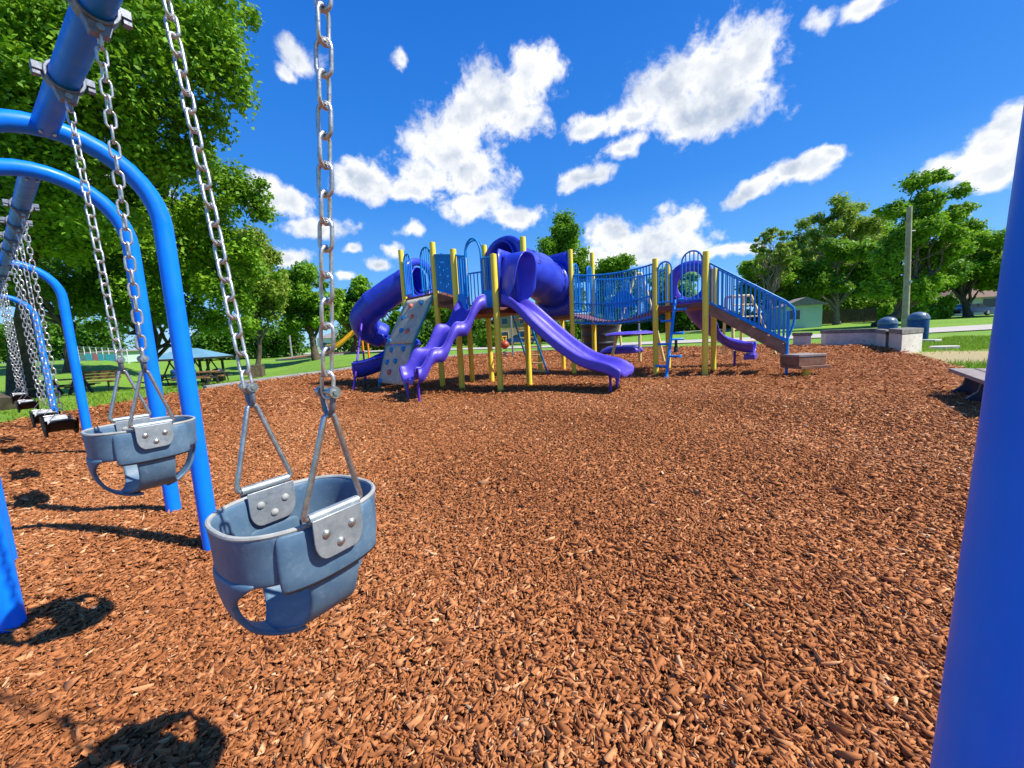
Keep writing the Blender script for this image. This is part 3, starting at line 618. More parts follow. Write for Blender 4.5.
# ------------------------------------------------------------ the big play structure
PS = thing('play_structure', 'large blue and purple play structure on yellow posts with several slides', 'play structure', (0, 9.2, 0))
Z = V(0, 0, 1)
def P3(p, z): return V(p[0], p[1], z)
POST = dict(P1=(-2.54, 9.72, 3.32), P2=(-1.58, 8.73, 3.22), P2b=(-1.95, 10.7, 3.2), P3=(-1.05, 8.06, 2.90), P4=(-.99, 9.67, 3.05), P5=(-.49, 9.44, 3.27), D=(-.23, 7.57, 2.66), E=(.38, 8.31, 3.13),
            E2=(.83, 10.98, 3.12), F=(1.66, 10.16, 3.22), F2=(1.62, 11.85, 3.15), G2=(2.42, 11.1, 3.3), H=(3.43, 9.10, 2.69), H2=(4.10, 10.02, 2.72), I=(4.19, 8.29, 2.64), I2=(4.85, 9.20, 2.42))
PX = {k: V(v[0], v[1], 0) for k, v in POST.items()}
def rounded_post(m, x, y, z, r=.062): m.lathe((x, y, -.05), [(r, 0), (r, z-.01+.05), (r*.93, z+.03), (r*.6, z+.048), (.001, z+.052)], 20); return m
for k, (x, y, z) in POST.items():
    rounded_post(MB(), x, y, z).build('post', M['yellow'], PS, sharp=50)
def deck(pts, z, th=.11):
    m = MB(); m.prism([(p.x, p.y) for p in pts], z-th, z); return m.build('deck', M['deck'], PS, bevel=.008, smooth=False)
ZL, ZA, ZR = 2.15, 1.66, 1.60
deck([PX['P1'], PX['P2'], PX['P4'], PX['P2b']], ZL)
deck([PX['P2'], PX['P3'], PX['P4']], 1.92)
deck([PX['P3'], PX['D'], PX['E'], PX['P5'], PX['P4']], ZA)
deck([PX['F'], PX['E2'], PX['F2'], PX['G2']], ZR)
deck([PX['H'], PX['I'], PX['I2'], PX['H2']], ZR)
# step riser between the two left decks
m = MB(); a, b = PX['P2'], PX['P3']; m.slab([P3(lerp(a, b, .04), ZL-.02), P3(lerp(a, b, .96), 1.93), P3(lerp(a, b, .96), 1.62), P3(lerp(a, b, .04), 1.92)], (.03, .03, 0)); m.build('deck_riser', M['deck'], PS, bevel=.006)

def rail(p, q, z0, z1, nb, name='guard_rail', mat='rail_blue', r=.014, rb=.019, drop=0.0, loops=False, plate=None, z0q=None, z1q=None, a0=.06, a1=.94, parent=PS, bow=None):
    z0q = z0 if z0q is None else z0q; z1q = z1 if z1q is None else z1q; m = MB()
    p, q = Vector(p), Vector(q)
    def B(t, h):                              # h 0 bottom rail, 1 top rail
        x = lerp(p, q, t); lo = lerp(z0, z0q, t); hi = lerp(z1, z1q, t); sag = -drop*4*t*(1-t)
        out = (bow*(4*t*(1-t))) if bow is not None else V(0, 0, 0)
        return V(x.x, x.y, lerp(lo, hi, h)+sag)+out
    ts = np.linspace(a0, a1, 13 if drop or bow is not None else 2)
    for h in (0, 1): m.tube([B(t, h) for t in ts], rb, 8)
    for t in np.linspace(a0, a1, nb): m.tube([B(t, 0), B(t, 1)], r, 6)
    o = m.build(name, M[mat], parent); ORG[o.name] = ORG[PS.name]
    if plate:
        k = MB(); d = (q-p).normalized(); nrm = V(d.y, -d.x, 0)
        k.slab([B(a0+.02, 0)+Z*plate[0], B(a1-.02, 0)+Z*plate[0], B(a1-.02, 0)+Z*plate[1], B(a0+.02, 0)+Z*plate[1]], nrm*.022); k.build('panel', M['rail_blue'], o, bevel=.004)
    return o
def hoop(p, q, z0, z1, bars=2, r=.019, name='hoop_rail'):
    p, q = Vector(p), Vector(q); c = (p+q)/2; d = (q-p); w = d.length/2; d.normalize(); m = MB()
    P = [P3(p, z0)]+[c+d*(-w*cos(a))+Z*(z1-w+w*sin(a)) for a in np.linspace(0, pi, 11)]+[P3(q, z0)]
    m.tube(P, r, 8); m.tube([P3(p, z0+.03), P3(q, z0+.03)], r*.9, 8)
    for i in range(bars):
        t = (i+1)/(bars+1); x = lerp(p, q, t); m.tube([P3(x, z0+.03), P3(x, z1-w+w*sin(math.acos(1-2*t)))], .012, 6)
    o = m.build(name, M['rail_blue'], PS); ORG[o.name] = ORG[PS.name]; return o
# left deck: hoops either side of the climbing wall, back rails
a, b = PX['P1'], PX['P2']
hoop(lerp(a, b, .07), lerp(a, b, .30), ZL+.04, ZL+1.02, 3); hoop(lerp(a, b, .62), lerp(a, b, .93), ZL+.04, ZL+1.02, 4)
rail(PX['P2b'], PX['P4'], ZL+.08, ZL+.95, 10); hoop(lerp(PX['P2b'], PX['P4'], .15), lerp(PX['P2b'], PX['P4'], .4), ZL+.05, ZL+1.18, 1); hoop(lerp(PX['P2b'], PX['P4'], .55), lerp(PX['P2b'], PX['P4'], .8), ZL+.05, ZL+1.12, 1)
# perforated play panel between the left posts
def play_panel(p, q, z0, z1, z0q, z1q):
    bm = bmesh.new(); d = (q-p).normalized(); L = (q-p).length; nx, nz = 18, 14; vs = {}
    holes = {(4, 3), (4, 6), (4, 9), (8, 4), (8, 8), (8, 11), (12, 3), (12, 6), (12, 9), (14, 11), (6, 11), (10, 2)}
    for i in range(nx+1):
        for k in range(nz+1):
            t = .07+.86*i/nx; x = lerp(p, q, t); vs[i, k] = bm.verts.new(P3(x, lerp(lerp(z0, z0q, t), lerp(z1, z1q, t), k/nz))-ORG[PS.name])
    for i in range(nx):
        for k in range(nz):
            if (i, k) not in holes: bm.faces.new((vs[i, k], vs[i+1, k], vs[i+1, k+1], vs[i, k+1]))
    me = bpy.data.meshes.new('play_panel'); bm.to_mesh(me); bm.free(); me.materials.append(M['rail_blue']); o = bpy.data.objects.new('play_panel', me); COL.objects.link(o); o.parent = PS
    mo = o.modifiers.new('solid', 'SOLIDIFY'); mo.thickness = .025; ORG[o.name] = ORG[PS.name]
    for u0, u1 in ((z0, z0q), (z1, z1q)): m = MB(); m.tube([P3(lerp(p, q, t), lerp(u0, u1, t)) for t in (.05, .95)], .02, 8); m.build('panel_rail', M['rail_blue'], o)
play_panel(PX['P2'], PX['P3'], ZL+.06, ZL+.80, 1.98, 2.78)
# rails of the middle deck, with the tall hoop over the wave slide
a, b = PX['P3'], PX['D']
rail(lerp(a, b, .03), lerp(a, b, .28), ZA+.32, ZA+1.12, 5, z0q=ZA+.30, z1q=ZA+1.05, a0=.05, a1=.98, plate=(-.30, -.0))
rail(lerp(a, b, .72), lerp(a, b, .97), ZA+.32, ZA+.95, 5, a0=.02, a1=.95, plate=(-.32, -.0))
c0, c1 = lerp(a, b, .30), lerp(a, b, .70)
m = MB(); P = [P3(c0, ZA+.05)]+[lerp(c0, c1, (1-cos(t))/2)+Z*(ZA+1.02+.34*sin(t)) for t in np.linspace(0, pi, 13)]+[P3(c1, ZA+.05)]
m.tube(P, .020, 10); m.build('entry_hoop', M['rail_blue'], PS)
rail(PX['P4'], PX['P5'], ZA+.1, ZA+1.0, 6); rail(PX['P3'], PX['P4'], 1.98, 2.80, 8, z0q=ZA+.5, z1q=ZA+1.35)
hoop(lerp(PX['P4'], PX['P5'], .1), lerp(PX['P4'], PX['P5'], .9), ZA+.2, ZA+1.75, 0)
# climbing wall
def climbing_wall():
    a, b = PX['P1'], PX['P2']; out = V(-.74, -.67, 0).normalized(); d = (b-a).normalized(); A0 = lerp(a, b, .10)+V(0, 0, ZL-.06); B0 = lerp(a, b, .93)+V(0, 0, ZL-.06)
    L1, R1 = A0+out*.60+Z*-(1.05)-d*.06, B0+out*.60+Z*-(1.05)-d*.02; L2, R2 = L1+out*.26-Z*.88-d*.03, R1+out*.26-Z*.88-d*.0
    m = MB()
    o = None
    def pan(TL, TR, BR, BL):
        m = MB(); rows = []; nn = 10; rng = random.Random(3); nrm = (TR-TL).cross(BL-TL).normalized()
        for i in range(nn+1):
            rows.append([lerp(lerp(TL, TR, k/nn), lerp(BL, BR, k/nn), i/nn)+nrm*(rng.uniform(-.012, .012) if 0 < i < nn and 0 < k < nn else 0) for k in range(nn+1)])
        m.grid(rows); o = m.build('wall_panel', M['rock_wall'], cw, solid=.04, sharp=25, off=0); ORG[o.name] = ORG[PS.name]; return o
    m.tube([A0-d*.02, L1-d*.02, L2-d*.02, L2-d*.02-Z*.16], .028, 10); m.tube([B0+d*.02, R1+d*.02, R2+d*.02, R2+d*.02-Z*.16], .028, 10)
    cw = m.build('climbing_wall', M['teal'], PS); ORG[cw.name] = ORG[PS.name]
    u = pan(A0, B0, R1-Z*-.012, L1-Z*-.012); l = pan(L1-Z*.012, R1-Z*.012, R2, L2)
    holds = [(.30, .17, 0, 'r'), (.72, .15, 0, 'b'), (.22, .43, 0, 'b'), (.58, .42, 0, 'r'), (.38, .71, 0, 'b'), (.64, .74, 0, 'r'), (.10, .94, 0, 'b'),
             (.27, .14, 1, 'b'), (.73, .13, 1, 'b'), (.20, .47, 1, 'b'), (.52, .43, 1, 'b'), (.36, .72, 1, 'r'), (.08, .96, 1, 'b')]
    for (s, t, lev, c) in holds:
        TL, TR, BR, BL = (A0, B0, R1, L1) if lev == 0 else (L1, R1, R2, L2); p = lerp(lerp(TL, TR, s), lerp(BL, BR, s), t); nrm = (BL-TL).cross(TR-TL).normalized()
        if nrm.y > 0: nrm = -nrm
        k = MB(); k.lathe(p, [(.062, .0), (.066, .025), (.058, .055), (.035, .072), (.001, .076)], 9, nrm+V(random.uniform(-.1, .1), 0, random.uniform(-.1, .3)))
        k.build('climbing_hold', M['hold_red' if c == 'r' else 'hold_blue'], cw, sharp=50)
climbing_wall()

def frames(P):
    out = []
    for i, p in enumerate(P):
        t = (P[min(i+1, len(P)-1)]-P[max(i-1, 0)]).normalized(); s = V(t.y, -t.x, 0)
        s = s.normalized() if s.length > 1e-4 else V(1, 0, 0); u = s.cross(t).normalized(); out.append((p, t, s, u))
    return out
def trough(P, prof, name, mat, parent, solid=.018, sub=1, widths=None, upz=True):
    rows = []
    for i, (p, t, s, u) in enumerate(frames(P)):
        uu = V(0, 0, 1) if upz else u; k = 1 if widths is None else widths[i]; rows.append([p+s*(x*k)+uu*z for x, z in prof])
    m = MB(); m.grid(rows); o = m.build(name, M[mat], parent, solid=solid, sub=sub, sharp=60, off=0); ORG[o.name] = ORG[PS.name]; return o
# wave slide (two scalloped lanes) between P3 and D
def wave_slide():
    st = (PX['P3']+PX['D'])/2; end = V(-1.80, 6.93, 0); d = (end-st).normalized(); L = (end-st).length+.04; s = V(d.y, -d.x, 0); w = .32; rows = []
    N = 46; rim = []
    for i in range(N):
        t = i/(N-1); x = L*t; zc = lerp(ZA-.02, .40, min(1, max(0, (t-.03)/.93))); amp = .085*min(1, t*6)*min(1, (1-t)*7)
        zf = zc+amp*sin(2*pi*3.0*t+.4); zr = zc+.25+.085*sin(2*pi*3.0*t-1.2)*min(1, (1-t)*6)+(.10*max(0, 1-t*7)); p = st+d*x+V(0, 0, 0)
        pr = [(-w-.045, zr-.03), (-w-.03, zr), (-w-.005, zr-.015), (-w+.03, (zf*.6+zr*.4)), (-w+.09, zf+.02), (-.07, zf), (-.02, zf+.055), (.02, zf+.055), (.07, zf), (w-.09, zf+.02), (w-.03, (zf*.6+zr*.4)), (w+.005, zr-.015), (w+.03, zr), (w+.045, zr-.03)]
        rows.append([p+s*a+V(0, 0, z) for a, z in pr]); rim.append(zr)
    last = rows[-1]; rows.append([q+d*.04-V(0, 0, .015) for q in last]); rows.append([q+d*.004-V(0, 0, .09) for q in rows[-1]])
    m = MB(); m.grid(rows); o = m.build('wave_slide', M['violet'], PS, solid=.022, sub=1, off=0, sharp=60); ORG[o.name] = ORG[PS.name]
    # side skirts that hang below the rims
    for sg in (0, -1):
        k = MB(); R0 = [r[sg] for r in rows[:-2]]; k.grid([[p, p-V(0, 0, .24)+s*(.012 if sg else -.012)] for p in R0]); k.build('side_skirt', M['violet'], o, solid=.016)
    for sg in (-1, 1):
        b = end+s*(sg*.25); k = MB(); k.cyl((b.x, b.y, -.05), (b.x, b.y, .36), .022, 10); k.build('slide_leg', M['purple_pipe'], o)
wave_slide()
# straight double slide between D and E, with moulded entry hood
def straight_slide():
    st = (PX['D']+PX['E'])/2; end = V(1.86, 6.99, 0); d = (end-st).normalized(); L = (end-st).length+.22; s = V(d.y, -d.x, 0); w = .50; rows = []; N = 40
    for i in range(N):
        t = i/(N-1); x = L*t
        zc = float(np.interp(t, [0, .08, .16, .30, .50, .68, .80, .90, 1.0], [ZA+.02, ZA-.02, 1.50, 1.19, .80, .52, .43, .40, .37])); hh = float(np.interp(t, [0, .1, .8, .92, 1], [.22, .21, .18, .16, .07])); rr = float(np.interp(t, [0, .85, 1], [.11, .09, .02]))
        k = float(np.interp(t, [0, .12, .3, .86, 1], [.80, .82, 1.0, 1.0, 1.04])); p = st+d*x
        pr = [(-w-.055, hh-.20), (-w-.05, hh-.01), (-w-.02, hh), (-w+.015, hh-.03), (-w+.07, .02), (-w+.14, 0), (-.10, 0), (-.05, rr*.9), (0, rr), (.05, rr*.9), (.10, 0), (w-.14, 0), (w-.07, .02), (w-.015, hh-.03), (w+.02, hh), (w+.05, hh-.01), (w+.055, hh-.20)]
        rows.append([p+s*(a*k)+V(0, 0, zc+z) for a, z in pr])
    # smooth the path a little
    for _ in range(3):
        rows = [rows[0]]+[[(rows[i-1][k]+rows[i][k]*2+rows[i+1][k])/4 for k in range(17)] for i in range(1, N-1)]+[rows[-1]]
    tip = [q+d*(.085*(1-(abs(k-8)/8)**2))-V(0, 0, .025) for k, q in enumerate(rows[-1])]; rows += [tip, [q-V(0, 0, .06)-d*.01 for q in tip], [q-V(0, 0, .075)-d*.05 for q in tip]]
    m = MB(); m.grid(rows); o = m.build('straight_slide', M['violet'], PS, solid=.022, sub=1, off=0, sharp=60); ORG[o.name] = ORG[PS.name]
    # hood: a half barrel that leans outward from the posts
    rows = []
    for x, rx, zt, zb in ((-.03, .38, ZA+1.02, ZA+.0), (.06, .38, ZA+1.04, ZA+.02), (.22, .41, ZA+1.05, ZA+.10), (.36, .44, ZA+1.03, ZA+.22), (.43, .46, ZA+1.02, ZA+.34), (.45, .49, ZA+1.04, ZA+.36)):
        rows.append([st+d*(x-(.12*(1-sin(a)) if x > .2 else 0))+s*(-rx*math.copysign(abs(cos(a))**.75, cos(a)))+V(0, 0, zb+(zt-zb)*sin(a)**.8) for a in np.linspace(0, pi, 19)])
    m = MB(); m.grid(rows); m.build('slide_hood', M['indigo'], o, solid=.025, sub=1, off=0, sharp=70)
    m = MB(); Q = [st+d*-.02+s*(-.42)+Z*(ZA+.0), st+d*-.02+s*(-.42)+Z*(ZA+.95), st+d*-.02+s*(-.36)+Z*(ZA+1.10), st+d*-.02+s*.36+Z*(ZA+1.10), st+d*-.02+s*.42+Z*(ZA+.95), st+d*-.02+s*.42+Z*ZA]
    IN = [st+d*-.02+s*(-.35)+Z*(ZA+.0), st+d*-.02+s*(-.35)+Z*(ZA+.72), st+d*-.02+s*(-.27)+Z*(ZA+.96), st+d*-.02+s*.27+Z*(ZA+.96), st+d*-.02+s*.35+Z*(ZA+.72), st+d*-.02+s*.35+Z*ZA]
    m.grid([Q, IN]); m.build('hood_frame', M['indigo'], o, solid=.04)
    for sg in (-1, 1):
        b = end+s*(sg*.25); k = MB(); k.cyl((b.x, b.y, -.05), (b.x, b.y, .34), .024, 10); k.build('slide_leg', M['purple_pipe'], o)
straight_slide()
# crawl tube from the middle deck to the next deck
def hole_panel(name, p, q, z0, z1, cz, r, mat, parent, th=.04, top_round=False, shift=0):
    p, q = Vector(p), Vector(q); d = (q-p).normalized(); c = (p+q)/2; w = (q-p).length/2-.06; N = 40; ring = []; outer = []
    for k in range(N):
        a = 2*pi*k/N+pi/4; ca, sa = cos(a), sin(a); ring.append(c+d*(r*ca)+Z*(cz+r*sa))
        kx = max(abs(ca), abs(sa)); x, zz = ca/kx, sa/kx; top = z1-(.22*abs(x)**2.5 if top_round and zz > 0 else 0); outer.append(c+d*(w*x)+Z*(cz+(zz*(top-cz) if zz > 0 else -zz*(z0-cz))))
    m = MB(); m.grid([outer, ring], True); o = m.build(name, M[mat], parent, solid=th, off=0, sharp=30); ORG[o.name] = ORG[PS.name]; return o
def crawl_tube():
    C1 = (PX['P5']+PX['E'])/2; C2 = (PX['E2']+PX['F'])/2; cz = 2.50; r = .49
    n1 = V(.79, .61, 0); n2 = V(-.70, -.70, 0); n1 = (V(PX['E'].y-PX['P5'].y, -(PX['E'].x-PX['P5'].x), 0)).normalized()
    if n1.x < 0: n1 = -n1
    P = spline([C1-n1*.10+Z*(cz+.16), C1+n1*.22+Z*(cz+.14), lerp(C1, C2, .5)+Z*(cz+.04)+V(.10, -.12, 0), C2+n2*.30+Z*(cz-.06), C2-n2*.05+Z*(cz-.08)], 8)
    fr = frames(P); rows = []; L = len(P)
    for i, (p, t, s, u) in enumerate(fr):
        seam = .022 if i % 16 in (0, 1) else 0; rr = r+seam+.07*sstep(i/(L-1), .55, .95); rows.append([p+s*(rr*cos(2*pi*k/36))+u*(rr*sin(2*pi*k/36)) for k in range(36)])
    m = MB(); m.grid(rows, True); keep = []
    n = 36; holes = set()
    for i in (7, 8, 12, 13, 19, 20):
        for k in (1, 4, 34, 31, 16, 19, 22): pass
    o = m.build('crawl_tube', M['indigo'], PS, solid=.02, sharp=50); ORG[o.name] = ORG[PS.name]
    for i, a in ((6, .20), (6, .9), (9, .55), (9, -.1), (12, .25), (12, .9), (21, .30), (21, .85), (24, .0), (24, .6), (27, .30), (27, -.25)):
        p, t, s, u = fr[i]; rr = r+.012+.07*float(sstep(i/(L-1), .55, .95)); q = p+s*(rr*cos(a))+u*(rr*sin(a)); nn = (q-p).normalized(); k = MB(); k.lathe(q, [(.052, -.004), (.052, .012), (.040, .014), (.036, .003)], 12, nn); k.build('air_hole', M['black_plastic'], o)
    hole_panel('tube_panel', PX['P5'], PX['E'], ZA+.02, 3.28, cz+.16, r, 'indigo', o, top_round=True); hole_panel('tube_panel', PX['E2'], PX['F'], 1.58, 3.18, cz-.10, r+.05, 'indigo', o)
crawl_tube()
# spiral slide off the left deck: closed tube first, then open trough
def spiral_slide():
    C = (PX['P1']+PX['P2b'])/2; cx, cy = -3.72, 10.42; R_ = .66
    up = [C+Z*2.62, C+V(-.42, .14, 2.60), V(-3.10, 10.42, 2.40), V(-3.58, 10.52, 2.12), V(-3.98, 10.76, 1.80), V(-4.02, 11.15, 1.52), V(-3.72, 11.42, 1.30)]
    P = spline(up, 7); rows = []; r = .345
    for i, (p, t, s, u) in enumerate(frames(P)): rr = r+(.024 if i % 14 in (6, 7) else 0); rows.append([p+s*(rr*cos(2*pi*k/28))+u*(rr*sin(2*pi*k/28)) for k in range(28)])
    m = MB(); m.grid(rows, True); o = m.build('spiral_slide', M['indigo'], PS, solid=.02, sharp=60); ORG[o.name] = ORG[PS.name]
    lo = [V(-3.85, 11.38, 1.34), V(-3.48, 11.42, 1.20), V(-3.08, 11.15, 1.06), V(-2.90, 10.65, .92), V(-3.05, 10.20, .80), V(-3.40, 9.92, .66), V(-3.75, 9.78, .56), V(-3.98, 9.70, .54)]
    P = spline(lo, 7); rows = []; L = len(P)
    for i, (p, t, s, u) in enumerate(frames(P)):
        t_ = i/(L-1); flare = .10*(1-sstep(t_, .0, .35)); rr = .38; a1 = pi*.04-float(flare)*1.5; aa = np.linspace(pi-a1, 2*pi+a1, 19); row = [p+s*(rr*cos(a))+Z*(rr*.9*sin(a)+.06) for a in aa]
        row = [row[0]-s*.05-Z*.035]+[row[0]-s*.035+Z*.012]+row+[row[-1]+s*.035+Z*.012]+[row[-1]+s*.05-Z*.035]; rows.append(row)
    m = MB(); m.grid(rows); m.build('open_chute', M['indigo'], o, solid=.02, off=0, sharp=60)
    hole_panel('entry_panel', PX['P1'], PX['P2b'], ZL, ZL+1.05, 2.64, .38, 'indigo', o, top_round=True)
    for (bx, by, tx, ty, tz_, mt) in ((-3.78, 9.08, -3.86, 10.32, 1.75, 'purple_pipe'), (-3.75, 9.78, -3.75, 9.78, .25, 'navy'), (-3.28, 10.1, -3.28, 10.1, .45, 'purple_pipe'), (-4.25, 11.2, -4.25, 11.2, .9, 'purple_pipe')):
        k = MB(); k.cyl((bx, by, -.05), (tx, ty, tz_), .026, 10); k.build('support_pole', M[mt], o)
spiral_slide()
# bridge between the two square decks
def bridge():
    a0, a1, b0, b1 = PX['F'], PX['G2'], PX['H'], PX['H2']; m = MB(); N = 15
    def sag(t): return -.22*4*t*(1-t)
    for i in range(N):
        t0, t1 = (i+.06)/N, (i+.94)/N; z0, z1 = ZR-.03+sag(t0), ZR-.03+sag(t1); q = [lerp(a0, b0, t0)+Z*z0, lerp(a0, b0, t1)+Z*z1, lerp(a1, b1, t1)+Z*z1, lerp(a1, b1, t0)+Z*z0]; m.slab(q, (0, 0, -.045))
    o = m.build('bridge', M['deck'], PS, bevel=.006, smooth=False); ORG[o.name] = ORG[PS.name]
    rail(a0, b0, ZR-.22, ZR+.98, 30, drop=.10, r=.0125, rb=.02, parent=o, a0=.03, a1=.97); rail(a1, b1, ZR-.22, ZR+.98, 30, drop=.10, r=.0125, rb=.02, parent=o, a0=.03, a1=.97)
    k = MB(); ts = np.linspace(.03, .97, 13); k.tube([lerp(a0, b0, t)+Z*(ZR+.27-.10*4*t*(1-t)) for t in ts], .016, 8); k.build('middle_rail', M['rail_blue'], o)
    k = MB(); d = (b1-a1).normalized(); c = lerp(a1, b1, .42)+Z*(ZR+.12); k.slab([c+d*(.34*cos(t))+Z*(.46*sin(t)) for t in np.linspace(0, pi, 15)], V(-d.y, d.x, 0)*.03); k.build('half_round_panel', M['rail_blue'], o)
bridge()
hoop(PX['F']+V(.06, .07, 0), lerp(PX['F'], PX['G2'], .32), ZR+.05, ZR+1.28, 2); hoop(lerp(PX['F'], PX['G2'], .72), PX['G2']-V(.05, .06, 0), ZR+.05, ZR+1.30, 2)
rail(PX['E2'], PX['F2'], ZR+.1, ZR+1.0, 9); rail(PX['F2'], PX['G2'], ZR+.1, ZR+1.0, 9)
# right deck: loop gates round the step ladder, slide portal, stairs
hoop(PX['H']+V(.05, -.05, 0), lerp(PX['H'], PX['I'], .34), ZR+.05, ZR+.98, 2); hoop(lerp(PX['H'], PX['I'], .55), PX['I']+V(-.05, .05, 0), ZR+.05, ZR+1.10, 4)
def step_ladder():
    mid = lerp(PX['H'], PX['I'], .46); out = V(-.73, -.68, 0).normalized(); top = mid+Z*(ZR+.10)+out*.10; base = V(3.30, 8.02, -.04); m = MB(); base = mid+out*.80+V(.10, .0, -.04)
    sd = V(out.y, -out.x, 0); m.tube([mid+Z*(ZR+.10)-out*.02+sd*-.12, top, base], .032, 12); o = m.build('step_ladder', M['rail_blue'], PS); ORG[o.name] = ORG[PS.name]
    for i, t in enumerate((.13, .26, .42, .55, .70, .82)):
        p = lerp(top, base, t); sg = -1 if i % 2 else 1; m = MB(); m.cyl(p, p+sd*(-sg*.25), .024, 10); m.frame_box(p+sd*(-sg*.17), sd*.085, out*.055, Z*.012); m.lathe(p+sd*(-sg*.25), [(.024, -.01), (.036, 0), (.036, .014), (.02, .02)], 10, sd*-sg); m.build('step_rung', M['rail_blue'], o)
step_ladder()
def curved_slide():
    hole_panel('slide_portal', PX['H2'], PX['I2'], ZR, ZR+1.08, ZR+.52, .31, 'purple', PS, top_round=True)
    P = spline([V(4.44, 9.60, 1.62), V(4.70, 9.92, 1.52), V(5.02, 10.20, 1.18), V(5.38, 10.30, .82), V(5.72, 10.18, .52), V(6.02, 9.96, .38), V(6.22, 9.80, .36)], 8)
    w = .30; prof = [(-w-.05, .20), (-w-.035, .27), (-w, .26), (-w+.03, .12), (-w+.1, .02), (0, 0), (w-.1, .02), (w-.03, .12), (w, .26), (w+.035, .27), (w+.05, .20)]
    o = trough(P, prof, 'curved_slide', 'purple', PS, solid=.02)
    k = MB(); k.cyl((5.86, 10.06, -.05), (5.86, 10.06, .42), .03, 10); k.build('slide_leg', M['purple_pipe'], o)
    k = MB(); q = P[-1]; k.frame_box(P[-4]+Z*-.09, V(.10, -.07, 0), V(.17, .22, 0), Z*.07); k.build('exit_foot', M['purple'], o, bevel=.02)
curved_slide()
def stairs():
    a0, a1 = PX['I'], PX['I2']; b0, b1 = V(5.55, 7.72, 0), V(6.19, 8.60, 0); m = MB()
    for a, b in ((a0, b0), (a1, b1)):
        d = (b-a).normalized(); side = V(-d.y, d.x, 0)*.05; q0 = a+d*.07; q1 = b-d*.02
        m.slab([q0+Z*(ZR-.03), q1+Z*.62, q1+Z*.40, q0+Z*(ZR-.27)], side)
    o = m.build('stairs', M['wood_step'], PS, bevel=.008); ORG[o.name] = ORG[PS.name]
    for i in range(5):
        t = (i+.6)/5.4; z = lerp(ZR, .50, t)-.06; m = MB(); p, q = lerp(a0, b0, t), lerp(a1, b1, t); d = (b0-a0).normalized(); m.frame_box((p+q)/2+Z*z, d*.15, (q-p)/2*.9, Z*.022); m.build('stair_tread', M['wood_step'], o, bevel=.006)
    for a, b in ((a0, b0), (a1, b1)):
        m = MB(); d = (b-a).normalized(); f = lambda t, h: lerp(a, b, t)+Z*(lerp(ZR+.02, .68, t)+h*lerp(.82, .78, t))
        # top rail bends down into the end post
        m.tube([f(t, 1) for t in np.linspace(.05, .97, 8)]+[b+d*.08+Z*1.36, b+d*.11+Z*1.22, b+d*.09+Z*1.02, b+d*.02+Z*.80, b-d*.02+Z*.70], .021, 10)
        m.tube([f(.05, 0), f(.98, 0)], .021, 8)
        for t in np.linspace(.05, .95, 17): m.tube([f(t, 0), f(t, 1)], .0135, 6)
        m.tube([b+Z*-.05, b+Z*1.30], .027, 10); hr = m.build('handrail', M['rail_blue'], o)
    return o
stairs()
def transfer_step():
    c = V(5.76, 7.58, 0); ex = V(.285, .02, 0); ey = V(-.02, .24, 0); m = MB(); m.frame_box(c+Z*.42, ex, ey, Z*.022); o = m.build('transfer_step', M['grey_plank'], PS, bevel=.006); ORG[o.name] = ORG[PS.name]
    m = MB(); m.frame_box(c+Z*.315, ex*.97, ey*.97, Z*.082); m.build('riser_board', M['wood_step'], o, bevel=.006)
    m = MB(); m.frame_box(c+Z*.20+V(.03, -.03, 0), ex*1.06, ey*1.08, Z*.028); m.build('lower_tread', M['wood_step'], o, bevel=.006)
    m = MB(); m.cyl((c.x, c.y-.12, -.05), (c.x, c.y-.12, .18), .062, 16); m.build('short_post', M['yellow'], o)
transfer_step()
# ladder of slats off the back of the middle deck
m = MB(); t0, t1, b0, b1 = V(.10, 9.35, 1.60), V(.42, 9.05, 1.60), V(.55, 10.55, .02), V(.98, 10.15, .02)
m.tube([t0, b0], .025, 8); m.tube([t1, b1], .025, 8); lad = m.build('back_ladder', M['rail_blue'], PS); ORG[lad.name] = ORG[PS.name]
for i in range(7):
    t = (i+.5)/7; m = MB(); m.tube([lerp(t0, b0, t), lerp(t1, b1, t)], .02, 8); m.build('rung', M['cream'], lad)

# ------------------------------------------------------------ other play pieces behind
m = thing('play_barrel', 'big black plastic barrel between slim yellow legs behind the bridge', 'barrel', tuple(TP(600, 353, 18.6)))
c = V(*m.location); k = MB(); k.lathe(c+Z*.08, [(.62, 0), (.70, .05), (.76, .5), (.84, 1.20), (.85, 1.26), (.93, 1.30), (.94, 1.42), (.88, 1.46), (.80, 1.46), (.78, 1.30), (.70, .2)], 28); bo = k.build('barrel_shell', M['black_plastic'], m); ORG[bo.name] = ORG[m.name]
k = MB(); k.lathe(c+Z*.55, [(.772, 0), (.80, .02), (.80, .08), (.785, .10)], 28); k.lathe(c+Z*.95, [(.81, 0), (.838, .02), (.838, .08), (.83, .10)], 28); k.build('band', M['black_plastic'], bo)
for a in (0.15, 2.3, 4.2):
    k = MB(); p = c+V(1.0*cos(a), 1.0*sin(a), 0); k.tube([p+V(.12*cos(a), .12*sin(a), -.05), p+Z*1.35, p-V(.2*cos(a), .2*sin(a), 0)+Z*1.5], .05, 10); k.build('leg', M['cream'], m)
t = thing('disc_climber', 'pale yellow pipe arch with purple stepping discs behind the bridge', 'climber', (3.9, 12.6, 0))
ap, l0, l1 = W(638.5, 274, 12.6), V(3.20, 12.5, -.05), V(5.0, 12.5, -.05)
k = MB(); k.tube(spline([l0, lerp(l0, ap, .5)+V(-.05, 0, .15), ap+V(-.12, 0, -.1), ap, ap+V(.12, 0, -.1), lerp(l1, ap, .5)+V(.05, 0, .15), l1], 6), .045, 10); k.build('arch_pipe', M['cream'], t)
